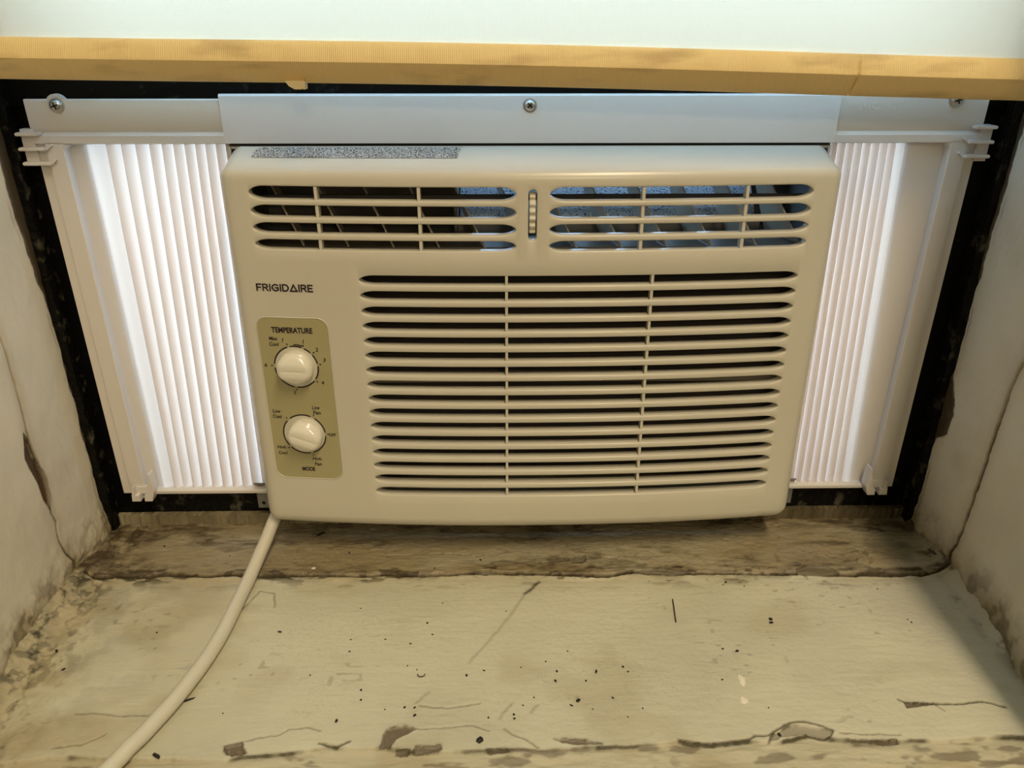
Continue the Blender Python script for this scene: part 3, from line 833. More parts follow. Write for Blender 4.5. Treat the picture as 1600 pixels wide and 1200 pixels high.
box(bm, cx0+0.006, cx1-0.006, -0.0262, 0.050, -0.0905, -0.0885)     # duct roof
box(bm, cx0+0.006, cx0+0.009, -0.0262, 0.10, -0.1385, -0.0905)
box(bm, cx1-0.009, cx1-0.006, -0.0262, 0.10, -0.1385, -0.0905)
box(bm, cx0+0.009, -0.040, 0.040, 0.043, -0.1385, -0.0905)
box(bm, 0.181, cx1-0.009, 0.040, 0.043, -0.1385, -0.0905)
box(bm, -0.040, -0.038, 0.0, 0.10, -0.1385, -0.0905)
box(bm, -0.038, 0.181, 0.012, 0.0155, -0.1385, -0.1292)                # lip in front of the foam
obj('air_duct', bm, M['chamber'], AC)
bm = nb()
prism_x(bm, [(0.020, -0.1385), (0.026, -0.124), (0.050, -0.1000), (0.105, -0.0800), (0.115, -0.0800), (0.115, -0.1385)], -0.037, 0.180)
tag(obj('foam_block', bm, M['foam'], AC), 'speckled white foam lining behind the vents, daylight blue put into its colour')
bm = nb(); box(bm, cx0+0.010, cx1-0.010, -0.0230, -0.0205, -0.1080, -0.1040, 0.0003)
obj('louver_rod', bm, M['dark'], AC)
# vanes
def vane(x):
    bm = nb(); t = 0.00055
    yfz = yf(x, -0.12)+0.0095
    A_, B_, C_, D_ = (x+0.0150, yfz+0.004, -0.1375), (x-0.0095, -0.010, -0.0925), (x-0.0125, 0.010, -0.0925), (x+0.004, 0.016, -0.1375)
    a = [bm.verts.new((p[0]-t, p[1], p[2])) for p in (A_, B_, C_, D_)]
    b = [bm.verts.new((p[0]+t, p[1], p[2])) for p in (A_, B_, C_, D_)]
    bm.faces.new(a); bm.faces.new(b[::-1])
    for k in range(4): bm.faces.new((a[k], b[k], b[(k+1) % 4], a[(k+1) % 4]))
    bmesh.ops.recalc_face_normals(bm, faces=bm.faces)
    obj('vane', bm, M['vane'], AC)
for k in range(12):
    xv = -0.1560+0.0308*k
    if xv < 0.200 and not (0.0 < xv < 0.012): vane(xv)

# filter behind lower grille
bm = nb(); box(bm, cx0+0.012, cx1-0.012, -0.0200, -0.0180, -0.335, -0.146)
flt = obj('filter_screen', bm, M['filter'], AC)
bm = nb(); box(bm, cx0+0.012, cx1-0.012, -0.0262, -0.0202, -0.2405, -0.2335, 0.0005)
box(bm, cx0+0.012, cx1-0.012, -0.0262, -0.0202, -0.335, -0.3245, 0.0005)
obj('filter_frame', bm, M['filterbar'], flt)

# control plate, rings, texts
def bend(o_mesh, eps):
    for v in o_mesh.vertices: v.co.y = yf(v.co.x, v.co.z)-eps+v.co.y
def rrect(cx, cz, w, h, r, n=8):
    pts = []
    for sx, sz, a0 in ((1, 1, 0), (-1, 1, 90), (-1, -1, 180), (1, -1, 270)):
        for k in range(n+1):
            a = math.radians(a0+90*k/n)
            pts.append((cx+sx*(w/2-r)+r*math.cos(a), cz+sz*(h/2-r)+r*math.sin(a)))
    return pts
PCX, PCZ, PW, PH = -0.15165, -0.2469, 0.0500, 0.1262
bm = nb()
pts = rrect(PCX, PCZ, PW, PH, 0.0075)
# strip mesh so that it bends: clip polygon by rows
nz = 28
rowsz = [PCZ-PH/2+PH*k/nz for k in range(nz+1)]
rowsz = sorted(set([PCZ-PH/2+0.0075*(1-math.cos(k/8*math.pi/2)) for k in range(9)]+[PCZ+PH/2-0.0075*(1-math.cos(k/8*math.pi/2)) for k in range(9)]+[z for z in rowsz if abs(z-PCZ) < PH/2-0.0076]))
def half(z):
    d = PH/2-abs(z-PCZ)
    if d >= 0.0075: return PW/2
    return PW/2-0.0075+math.sqrt(max(0, 0.0075**2-(0.0075-d)**2))
gr = []
for z in rowsz:
    hw_ = half(z)
    gr.append([bm.verts.new((PCX-hw_+2*hw_*k/10, yf(PCX-hw_+2*hw_*k/10, z)-0.00012, z)) for k in range(11)])
for a_, b_ in zip(gr, gr[1:]):
    for k in range(10): bm.faces.new((a_[k], a_[k+1], b_[k+1], b_[k]))
plate = tag(obj('control_plate', bm, M['plate'], AC, 180), 'olive green rounded control label plate')
bm = nb()
rim = [(x, yf(x, z)-0.0001, z) for x, z in rrect(PCX, PCZ, PW+0.0006, PH+0.0006, 0.0078)]
tube(bm, rim+[rim[0]], 0.00042, 6)
obj('plate_rim', bm, M['panel'], plate, 60)

def annulus(cx, cz, r0, r1, gaps=(), parent=None, n=96):
    bm = nb(); prev = None
    for k in range(n+1):
        a = 2*math.pi*k/n
        skip = any(abs(((math.degrees(a)-g+180) % 360)-180) < 2.2 for g in gaps)
        cur = None
        if not skip:
            cur = [bm.verts.new((cx+r*math.cos(a), yf(cx+r*math.cos(a), cz+r*math.sin(a))-0.0003, cz+r*math.sin(a))) for r in (r0, r1)]
            if prev: bm.faces.new((prev[0], prev[1], cur[1], cur[0]))
        prev = cur
    bmesh.ops.recalc_face_normals(bm, faces=bm.faces)
    return obj('dial_ring', bm, M['ink'], parent)
K1 = (-0.1519, -0.2200); K2 = (-0.1519, -0.2731)
TT = [106, 68, 40, 8, -38, -96, 178]
MT = [133, 62, 2, -74, 222]
annulus(*K1, 0.0151, 0.0161, TT, plate); annulus(*K2, 0.0151, 0.0161, MT, plate)
for K in (K1, K2):
    o_ = annulus(*K, 0.004, 0.0150, (), plate); o_.name = 'dial_face'; o_.data.materials.clear(); o_.data.materials.append(M['panel'])
    tag(o_, 'pale disc inside the dial ring')
def tick(c, ang, r0=0.0167, r1=0.0183, w=0.00034):
    bm = nb()
    a = math.radians(ang); d = (math.cos(a), math.sin(a)); p = (-d[1], d[0])
    q = [(c[0]+d[0]*r+p[0]*s*w, c[1]+d[1]*r+p[1]*s*w) for r, s in ((r0, -1), (r1, -1), (r1, 1), (r0, 1))]
    f = bm.faces.new([bm.verts.new((x, yf(x, z)-0.0003, z)) for x, z in q]); f.normal_update()
    if f.normal.y > 0: f.normal_flip()
    obj('dial_tick', bm, M['ink'], plate)
for a in TT: tick(K1, a)
for a in MT: tick(K2, a)
bm = nb(); pv = None
for k in range(7):      # short scale arc before the first mark
    a0 = math.radians(90-k*3.6)
    cv = [bm.verts.new((K1[0]+r*math.cos(a0), yf(K1[0], K1[1])-0.0006, K1[1]+r*math.sin(a0))) for r in (0.0167, 0.0175)]
    if pv: bm.faces.new((pv[0], pv[1], cv[1], cv[0]))
    pv = cv
bmesh.ops.recalc_face_normals(bm, faces=bm.faces)
obj('dial_arc', bm, M['ink'], plate)

def text(body, cx, cz, w, h, parent, mt, bold=0.03, shear=0.0, ref_h=None, place=None, name='lettering', extr=0.0):
    cu = bpy.data.curves.new('t', 'FONT'); cu.body = body; cu.align_x = 'LEFT'; cu.offset = bold; cu.shear = shear
    cu.resolution_u = 3
    to = bpy.data.objects.new('t', cu); COL.objects.link(to)
    bpy.context.view_layer.update()
    me = bpy.data.meshes.new_from_object(to.evaluated_get(bpy.context.evaluated_depsgraph_get()))
    bpy.data.objects.remove(to); bpy.data.curves.remove(cu)
    co = np.zeros(len(me.vertices)*3); me.vertices.foreach_get('co', co); co = co.reshape(-1, 3)
    x0, x1, y0, y1 = co[:, 0].min(), co[:, 0].max(), co[:, 1].min(), co[:, 1].max()
    X_ = cx+(co[:, 0]-(x0+x1)/2)*w/(x1-x0); Z_ = cz+(co[:, 1]-(y0+y1)/2)*h/(y1-y0)
    if place: Y_ = np.full(len(X_), place)
    else: Y_ = np.array([yf(a, b)-0.00034 for a, b in zip(X_, Z_)])
    me.vertices.foreach_set('co', np.stack([X_, Y_, Z_], 1).ravel())
    if extr:
        b2 = nb(); b2.from_mesh(me)
        r = bmesh.ops.extrude_face_region(b2, geom=list(b2.faces))
        for g in r['geom']:
            if isinstance(g, bmesh.types.BMVert): g.co.y -= extr
        bmesh.ops.recalc_face_normals(b2, faces=b2.faces)
        b2.to_mesh(me); b2.free()
    me.transform(Matrix.Translation(-wpos(parent)))
    me.materials.clear(); me.materials.append(mt); me.name = name
    return link(bpy.data.objects.new(name, me), parent)
I = M['ink']
text('TEMPERATURE', -0.1521, -0.1926, 0.0290, 0.0042, plate, I, 0.035)
for s_, x_, z_, w_, h_ in (('Max', -0.1660, -0.1990, 0.0062, 0.0027), ('Cool', -0.1659, -0.2032, 0.0068, 0.0029), ('7', -0.1594, -0.2003, 0.0015, 0.0029),
        ('1', -0.1449, -0.2007, 0.0009, 0.0029), ('2', -0.1360, -0.2064, 0.0018, 0.0029), ('3', -0.1313, -0.2140, 0.0017, 0.0028),
        ('4', -0.1341, -0.2314, 0.0019, 0.0028), ('5', -0.1552, -0.2398, 0.0016, 0.0028), ('6', -0.1739, -0.2191, 0.0017, 0.0028),
        ('Low', -0.1706, -0.2552, 0.0058, 0.0029), ('Cool', -0.1706, -0.2594, 0.0066, 0.0029), ('Low', -0.1412, -0.2512, 0.0058, 0.0029),
        ('Fan', -0.1409, -0.2552, 0.0055, 0.0029), ('OFF', -0.1312, -0.2729, 0.0052, 0.0026), ('High', -0.1704, -0.2851, 0.0066, 0.0035),
        ('Cool', -0.1700, -0.2893, 0.0066, 0.0029), ('High', -0.1446, -0.2937, 0.0066, 0.0035), ('Fan', -0.1441, -0.2977, 0.0053, 0.0029)):
    text(s_, x_, z_, w_, h_, plate, I, 0.022, 0.12)
text('MODE', -0.1519, -0.3022, 0.0098, 0.0034, plate, I, 0.04)

# brand mark in strokes
def strokes(letters, x0, z0, H, total, parent):
    bm = nb(); th = 0.235
    segs = []; x = 0
    for L_ in letters:
        w, pls = L_
        for pl in pls:
            for (ax, az), (bx, bz) in zip(pl, pl[1:]): segs.append((x+ax, az, x+bx, bz))
        x += w+0.30
    sx = total/(x-0.30)
    for ax, az, bx, bz in segs:
        ax, bx = x0+ax*sx, x0+bx*sx; az, bz = z0+az*H, z0+bz*H
        d = Vector((bx-ax, bz-az)); l = d.length; d.normalize(); p = Vector((-d.y, d.x)); t = th*H/2
        q = [(ax-d.x*t+p.x*t, az-d.y*t+p.y*t), (ax-d.x*t-p.x*t, az-d.y*t-p.y*t), (bx+d.x*t-p.x*t, bz+d.y*t-p.y*t), (bx+d.x*t+p.x*t, bz+d.y*t+p.y*t)]
        bm.faces.new([bm.verts.new((a, yf(a, b)-0.00025, b)) for a, b in q])
    bmesh.ops.recalc_face_normals(bm, faces=bm.faces)
    return obj('lettering', bm, M['ink'], parent)
f_ = (.60, [[(0, 0), (0, 1), (.6, 1)], [(0, .5), (.5, .5)]])
r_ = (.68, [[(0, 0), (0, 1), (.42, 1), (.62, .88), (.62, .62), (.42, .48), (0, .48)], [(.36, .45), (.68, 0)]])
i_ = (.06, [[(.03, 0), (.03, 1)]])
g_ = (.88, [[(.82, .86), (.62, .98), (.40, 1), (.16, .86), (.02, .62), (.02, .38), (.16, .14), (.40, 0), (.62, .02), (.86, .16), (.86, .48), (.50, .48)]])
d_ = (.80, [[(0, 0), (0, 1), (.36, 1), (.64, .88), (.78, .62), (.78, .38), (.64, .12), (.36, 0), (0, 0)]])
a_l = (.92, [[(0, 0), (.46, 1), (.92, 0), (0, 0)]])
e_ = (.60, [[(.6, 1), (0, 1), (0, 0), (.6, 0)], [(0, .5), (.52, .5)]])
strokes([f_, r_, i_, g_, i_, d_, a_l, i_, r_, e_], -0.1727, -0.1645, 0.0043, 0.0382, panel)

# knobs
def knob(c, ang, label):
    bm = nb(); R_ = 0.0122; base_y = yf(*c)
    n = 48; nr = 14
    ca, sa = math.cos(ang), math.sin(ang)
    def top(rr, a):
        x = rr*math.cos(a); z = rr*math.sin(a)
        v = (-x*sa+z*ca)/R_
        k = max(0.0, min(1.0, (abs(v)-0.30)/0.62)); k = k*k*(3-2*k)
        e = max(0, rr/R_-0.72)/0.28
        return 0.0108-0.0026*k-0.0030*e*e-0.0004*math.exp(-(v/0.06)**2)
    tip = bm.verts.new((c[0], base_y-top(0, 0), c[1]))
    rings = []
    for j in range(1, nr+1):
        rr = R_*(j/nr)**0.85
        rings.append([bm.verts.new((c[0]+rr*math.cos(2*math.pi*i/n), base_y-top(rr, 2*math.pi*i/n), c[1]+rr*math.sin(2*math.pi*i/n))) for i in range(n)])
    for s_, h in ((1.02, 0.0052), (1.035, 0.003), (1.03, 0.0009), (0.98, -0.0008)):
        rings.append([bm.verts.new((c[0]+R_*s_*math.cos(2*math.pi*i/n), base_y-h, c[1]+R_*s_*math.sin(2*math.pi*i/n))) for i in range(n)])
    for i in range(n): bm.faces.new((tip, rings[0][i], rings[0][(i+1) % n]))
    for a_, b_ in zip(rings, rings[1:]):
        for i in range(n): bm.faces.new((a_[i], a_[(i+1) % n], b_[(i+1) % n], b_[i]))
    bmesh.ops.recalc_face_normals(bm, faces=bm.faces)
    tag(obj('knob', bm, M['knob'], AC, 70), label)
knob((K1[0]+0.0002, K1[1]+0.0004), math.radians(-4), 'upper knob under the temperature scale')
knob((K2[0]+0.0014, K2[1]+0.0004), math.radians(-22), 'lower knob in the mode scale')

# top mounting rail of the unit
bm = nb()
prism_x(bm, [(-0.0035, -0.0730), (-0.0048, -0.0734), (-0.0050, -0.0436), (-0.0040, -0.0424), (-0.0012, -0.0424), (-0.0012, -0.0730)], CX-0.2045, CX+0.2045)
rail = obj('top_rail', bm, M['bracket'], AC)
bm = nb(); box(bm, CX-0.2035, CX+0.2035, -0.0008, 0.012, -0.0825, -0.050)
obj('gap_light_blocker', bm, M['dark'], AC)  # added dark strip that blocks daylight leaking between rail and panel
s, an = screw(rail, 0.0124, -0.0050, -0.0493, 0.0037, 0.75)
bm = cross(s, 0.0124, -0.0050, -0.0493, 0.0037, 0.75)
me = bpy.data.meshes.new('tmp'); bm.to_mesh(me); bm.free()
def join_mesh(o, me, mt):
    me.transform(Matrix.Translation(-wpos(o)))
    o.data.materials.append(mt); k = len(o.data.materials)-1
    b2 = nb(); b2.from_mesh(o.data); n0 = len(b2.faces); b2.from_mesh(me)
    b2.faces.ensure_lookup_table()
    for f in b2.faces[n0:]: f.material_index = k; f.smooth = False
    b2.to_mesh(o.data); b2.free()
join_mesh(s, me, M['cross'])

# warning sticker on the sloping top of the panel
bm = nb(); n = 24; g2 = []
for k in range(n+1):
    x = -0.1700+(0.1350)*k/n
    col_ = []
    for e in (0.94, 0.70, 0.46):
        p = spos(x, ZT, 0, 1+e); q = spos(x, ZT, 0, 1+e)
        col_.append(bm.verts.new((p[0]+(0.003 if e > .9 else 0), p[1]-0.0001, p[2]+0.0003)))
    g2.append(col_)
for a_, b_ in zip(g2, g2[1:]):
    for k in range(2): bm.faces.new((a_[k], b_[k], b_[k+1], a_[k+1]))
bmesh.ops.recalc_face_normals(bm, faces=bm.faces)
tag(obj('sticker', bm, M['sticker'], AC, 180), 'white sticker densely printed with tiny dark text')

# ------------------------------------------------------------------ side curtains
def side_curtain(side):
    s = -1 if side == 'left' else 1
    if s < 0:
        lab = 'white accordion side panel left of the air conditioner, its wide pleats glowing'
    else:
        lab = 'white accordion side panel right of the air conditioner, its narrow pleats pressed together'
    root = thing('accordion_panel', lab, 'side panel', (s*0.26, 0, -0.35), 'accordion side panels')
    XO, XI = 0.3178, 0.2985
    xin = 0.188 if s < 0 else 0.2155
    bm = nb()
    def bx(x0, x1, y0, y1, z0, z1, bev=0.0006):
        a, b = sorted((s*x0, s*x1)); box(bm, a, b, y0, y1, z0, z1, bev)
    # upright: outer flat, raised inner land
    zt = -0.0455 if s < 0 else -0.0428
    prof = [(XO, 0.001), (XO, -0.0022), (XO-0.0065, -0.0022), (XO-0.0078, -0.0046), (XI+0.0006, -0.0046), (XI, -0.0040), (XI, 0.004), (XI+0.002, 0.004)]
    lo, hi = -0.3500, -0.0730
    A_ = [bm.verts.new((s*x, y, lo)) for x, y in prof]; B_ = [bm.verts.new((s*x, y, hi)) for x, y in prof]
    bm.faces.new(A_); bm.faces.new(B_[::-1])
    for k in range(len(prof)): bm.faces.new((A_[k], B_[k], B_[(k+1) % len(prof)], A_[(k+1) % len(prof)]))
    # top rail with groove
    prof = [(0.001, zt), (-0.0030, zt), (-0.0036, zt-0.0008), (-0.0036, -0.0625), (-0.0012, -0.0662), (-0.0046, -0.0685), (-0.0046, -0.0733), (-0.0038, -0.0738), (0.004, -0.0738), (0.004, -0.07)]
    a, b = sorted((s*XO, s*xin)); prism_x(bm, prof, a, b)
    # bottom rail
    bx(XI+0.001, xin, -0.0044, 0.004, -0.3500, -0.3470, 0.0004)
    # inner rounded corners of the opening
    for zc, sg in ((-0.0738, -1), (-0.3470, 1)):
        pts = [(s*XI, zc)]+[(s*(XI-0.005+0.005*math.cos(t)), zc+sg*(0.005-0.005*math.sin(t))) for t in [k/6*math.pi/2 for k in range(7)]]
        prism_y(bm, pts, -0.0044, 0.003)
    if s < 0:   # ear round the screw
        prism_y(bm, [(-0.2969+0.0072*math.cos(t), -0.0494+0.0072*math.sin(t)) for t in [k/20*math.pi*2 for k in range(20)]], -0.0034, 0.0)
    bmesh.ops.recalc_face_normals(bm, faces=bm.faces)
    fr = obj('frame', bm, M['curtain'], root, 35)
    # three small ribs hooked round the upper outer corner
    for k, (z, xe, xi) in enumerate(((-0.0668, 0.3262, 0.3112), (-0.0763, 0.3262, 0.3085), (-0.0857, 0.3258, 0.3075))):
        if s > 0: z += 0.0035; xe -= 0.0010
        bm = nb()
        prism_y(bm, [(s*xe, z-0.0012), (s*xe, z+0.0010), (s*xi, z+0.0010), (s*xi, z-0.0012)], -0.0092, 0.0025)
        bmesh.ops.bevel(bm, geom=list(bm.edges), offset=0.0005, segments=2, affect='EDGES')
        if k:   # sloping inner tail
            prism_y(bm, [(s*xi, z-0.0009), (s*xi, z+0.0007), (s*(xi-0.0030), z+0.0030), (s*(xi-0.0034), z+0.0018)], -0.0070, -0.003)
        obj('corner_rib', bm, M['curtain'], fr)
    bm = nb(); bx(0.3252, XO-0.001, -0.0040, 0.0022, -0.0860, -0.0640, 0.0004); obj('corner_web', bm, M['curtain'], fr)
    # forked foot at the lower corner
    bm = nb()
    def pr(pts, y0=-0.0105, y1=-0.002): prism_y(bm, [(s*x, z) for x, z in pts], y0, y1)
    o0 = 0.0 if s < 0 else 0.0022
    pr([(0.3075+o0, -0.3475), (0.3058+o0, -0.3400), (0.3048+o0, -0.3400), (0.3050+o0, -0.3475), (0.3020+o0, -0.3475), (0.3012+o0, -0.3528), (0.3080+o0, -0.3528)])
    pr([(0.2900+o0, -0.3280), (0.2914+o0, -0.3280), (0.2945+o0, -0.3460), (0.2975+o0, -0.3475), (0.2978+o0, -0.3528), (0.2918+o0, -0.3528), (0.2890+o0, -0.3440)])
    prism_y(bm, [(s*(0.3065+o0), -0.3480), (s*(0.3050+o0), -0.3420), (s*(0.2920+o0), -0.3420), (s*(0.2925+o0), -0.3480)], -0.0062, -0.002)
    obj('foot', bm, M['curtain'], fr)
    # screw
    sx, sz = (-0.2969, -0.0494) if s < 0 else (0.2956, -0.0464)
    sc_, an = screw(root, sx, -0.0036, sz, 0.0042, 0.3)
    b2 = cross(sc_, sx, -0.0036, sz, 0.0042, 0.3)
    mm = bpy.data.meshes.new('tmp'); b2.to_mesh(mm); b2.free(); join_mesh(sc_, mm, M['cross'])
    # rigid inner flange between frame and pleats
    if s < 0: f0t, f0b, p1 = 0.2862, 0.2868, 0.186
    else: f0t, f0b, p1 = 0.2700, 0.2830, 0.2150
    bm = nb()
    za, zb = -0.0728, -0.3478
    pts = [(XI+0.002, 0.0035), (f0t, 0.0045)]
    rings = []
    for z, fx in ((za, f0t), (zb, f0b)):
        rings.append([bm.verts.new((s*x, y, z)) for x, y in ((XI+0.003, 0.0030), (fx+0.0035, 0.0032), (fx-0.001, 0.0045), (fx-0.001, 0.0060), (fx+0.004, 0.0048), (XI+0.003, 0.0046))])
    for k in range(6): bm.faces.new((rings[0][k], rings[0][(k+1) % 6], rings[1][(k+1) % 6], rings[1][k]))
    bm.faces.new(rings[0]); bm.faces.new(rings[1])
    bmesh.ops.recalc_face_normals(bm, faces=bm.faces)
    obj('side_flange', bm, M['curtain'], root, 30)
    # pleated sheet
    if s < 0:
        top = [0.2862, 0.2735, 0.2632, 0.2535, 0.2443, 0.2360, 0.2281, 0.2206, 0.2136, 0.2068, 0.1996, 0.1930, 0.1865]
        bot = [0.2868, 0.2775, 0.2700, 0.2625, 0.2545, 0.2462, 0.2378, 0.2297, 0.2215, 0.2135, 0.2050, 0.1965, 0.1880]
    else:
        top = [0.2700, 0.2640, 0.2583, 0.2525, 0.2467, 0.2408, 0.2350, 0.2292, 0.2236, 0.2185]
        bot = [0.2830, 0.2762, 0.2693, 0.2624, 0.2556, 0.2489, 0.2423, 0.2358, 0.2295, 0.2235]
    bm = nb(); nzr = 10; R3 = []
    for j in range(nzr+1):
        t = j/nzr; z = za+(zb-za)*t; row = []
        for k in range(len(top)-1):
            a = top[k]+(bot[k]-top[k])*t; b = top[k+1]+(bot[k+1]-top[k+1])*t
            # shingled fold: the flap slips under the next pleat and turns back
            ov = 0.30 if s < 0 else 0.42
            for u, d in ((0.0, 0.0016), (0.07, 0.0008), (0.20, 0.0006), (0.42, 0.0012), (0.70, 0.0032), (1.0, 0.0062), (1.0+ov, 0.0072), (1.03+ov, 0.0062), (1.02, 0.0040)):
                jit = 0.0003*math.sin(9*t+k*1.7)
                row.append(bm.verts.new((s*(a+(b-a)*u), d+jit, z)))
        row.append(bm.verts.new((s*b, 0.0016, z)))
        R3.append(row)
    for a_, b_ in zip(R3, R3[1:]):
        for k in range(len(a_)-1): bm.faces.new((a_[k], a_[k+1], b_[k+1], b_[k]))
    obj('pleated_sheet', bm, M['pleat'], root, 180)
    if s > 0: text('RIGHT', 0.2455, -0.0500, 0.0265, 0.0046, fr, M['curtain'], 0.0, place=-0.0035, extr=0.0004)
    return root
side_curtain('left'); side_curtain('right')

# ------------------------------------------------------------------ metal clips on the lower rail
def clip(x, label):
    bm = nb()
    w, z0, z1, y = 0.0046, -0.3680, -0.3465, 0.0015
    hz = -0.3635; n = 12
    outer = []
    # plate with a round hole
    for k in range(n):
        a = 2*math.pi*k/n+math.pi/4
        c, s_ = math.cos(a), math.sin(a); m_ = max(abs(c), abs(s_))
        outer.append((x+w*c/m_, hz+0.0045*s_/m_))
    for yy, flip in ((y, 0), (y+0.0012, 1)):
        O = [bm.verts.new((px, yy, pz)) for px, pz in outer]
        Iv = [bm.verts.new((x+0.0016*math.cos(2*math.pi*k/n+math.pi/4), yy, hz+0.0016*math.sin(2*math.pi*k/n+math.pi/4))) for k in range(n)]
        for k in range(n): bm.faces.new((O[k], O[(k+1) % n], Iv[(k+1) % n], Iv[k]))
        if not flip: O0, I0 = O, Iv
        else:
            for k in range(n):
                bm.faces.new((O0[k], O[k], O[(k+1) % n], O0[(k+1) % n])); bm.faces.new((I0[k], I0[(k+1) % n], Iv[(k+1) % n], Iv[k]))
    box(bm, x-w, x+w, y, y+0.0012, hz+0.0045, z1)
    prism_x(bm, [(y, z1), (y-0.0030, z1+0.0035), (y-0.0030, z1+0.0047), (y+0.0012, z1)], x-w, x+w)
    bmesh.ops.recalc_face_normals(bm, faces=bm.faces)
    tag(obj('metal_clip', bm, M['clip']), label, 'clip', 'small metal clips on the lower window rail')
clip(-0.2065, 'small grey metal clip with a hole at lower left of the air conditioner')
clip(0.2320, 'small grey metal clip with a hole at lower right of the air conditioner')

# ------------------------------------------------------------------ window shade with hem bar
SH = thing('window_shade', 'pale roller shade ending in a yellowed hem bar above the air conditioner', 'window shade', (0.0, -0.05, -0.02))
def hz_(x): return -0.0120-0.0190*(x-0.011)+0.0010*math.cos(x*9)-0.001
nx = 160; bm = nb(); R4 = []
for j in range(25):
    t = j/24; row = []
    for i in range(nx+1):
        x = -0.322+0.644*i/nx
        z0 = hz_(x)-0.004
        z = z0+(0.575-z0)*t**1.6
        row.append(bm.verts.new((x, -0.0505-0.022*x+0.0006*math.sin(x*14)*math.exp(-t*4), z)))
    R4.append(row)
for a_, b_ in zip(R4, R4[1:]):
    for k in range(nx): bm.faces.new((a_[k], a_[k+1], b_[k+1], b_[k]))
obj('shade_fabric', bm, M['shade'], SH, 180)
prof = [(-0.0512, 0.0004), (-0.0530, -0.0006), (-0.0548, -0.0035), (-0.0572, -0.0088), (-0.0577, -0.0108), (-0.0568, -0.0124), (-0.0530, -0.0180), (-0.0503, -0.0222), (-0.0490, -0.0229), (-0.0455, -0.0227), (-0.0440, -0.0120), (-0.0480, 0.0002)]
bm = nb()
rg = random.Random(5)
xsH = sorted([-0.322+0.644*i/300 for i in range(301)]+[0.2012, 0.2016, 0.2020, 0.2024, 0.2028])
rings = []
for x in xsH:
    wv = 0.00025*math.sin(x*70)+0.0002*(rg.random()-0.5)
    ck = 0.0016*math.exp(-((x-0.2020)/0.0006)**2)
    ring_ = []
    for k, (y, z) in enumerate(prof):
        sc = math.sin(x*math.pi/0.0135)   # pressed scallops along the top edge
        dy = (-0.0009*max(0, sc) if k in (2,) else 0)+(ck if 3 <= k <= 7 else 0)
        dz = (0.0003*sc if k == 1 else 0)
        ring_.append(bm.verts.new((x+(0.0008*(z+0.011)/0.011 if abs(x-0.202) < .001 else 0), y-0.022*x+dy+(wv if k < 8 else 0), z+hz_(x)+dz)))
    rings.append(ring_)
for a_, b_ in zip(rings, rings[1:]):
    for k in range(len(prof)): bm.faces.new((a_[k], a_[(k+1) % len(prof)], b_[(k+1) % len(prof)], b_[k]))
bm.faces.new(rings[0]); bm.faces.new(rings[-1])
bmesh.ops.recalc_face_normals(bm, faces=bm.faces)
hem = tag(obj('hem_bar', bm, M['hem'], SH, 40), 'yellowed vinyl hem bar with a small crack near its right end')
bm = nb()
z = hz_(-0.128)-0.0225
prism_y(bm, [(-0.1343, z+0.001), (-0.1322, z-0.0018), (-0.1290, z-0.0036), (-0.1250, z-0.0036), (-0.1236, z-0.0028), (-0.1228, z+0.001)], -0.0520, -0.0465)
prism_y(bm, [(-0.1238, z-0.0036), (-0.1226, z-0.0036), (-0.1223, z+0.001), (-0.1235, z+0.001)], -0.0528, -0.046)
obj('hem_tab', bm, M['hempl'], hem)
bm = nb()
tube(bm, [(-0.326, -0.045, 0.578), (0.328, -0.045, 0.578)], 0.018, 24)
obj('roller', bm, M['shade'], SH, 40)

# ------------------------------------------------------------------ power cord
path = [(-0.1790, -0.007, -0.3440), (-0.1840, -0.016, -0.3500), (-0.1872, -0.026, -0.3550), (-0.1898, -0.0361, -0.3605), (-0.1918, -0.046, -0.3655), (-0.1945, -0.058, -0.3710),
        (-0.1965, -0.070, -0.3755), (-0.1978, -0.084, -0.3777), (-0.1985, -0.1006, -0.3780), (-0.1995, -0.1316, -0.3780), (-0.2030, -0.160, -0.3782), (-0.2110, -0.1930, -0.3782), (-0.2198, -0.217, -0.3785),
        (-0.2300, -0.2390, -0.3795), (-0.2400, -0.262, -0.3800), (-0.2500, -0.290, -0.3810), (-0.2560, -0.314, -0.3880), (-0.2580, -0.332, -0.4100),
        (-0.2590, -0.337, -0.46), (-0.2600, -0.338, -0.70), (-0.2620, -0.345, -1.05), (-0.2700, -0.40, -1.165), (-0.30, -0.60, -1.1735), (-0.45, -0.80, -1.1735)]
pts = catmull(path, 7)
lift = []
for p in pts:
    if -0.245 < p.y < -0.085 and p.z > -0.39: p.z = max(p.z, sill_h(p.x, p.y)+0.0046)
    lift.append(p)
bm = nb(); tube(bm, lift, 0.0050, 14, 0.92)
tag(obj('power_cord', bm, M['cord'], None, 180), 'white power cord running across the sill from behind the air conditioner', 'cord')

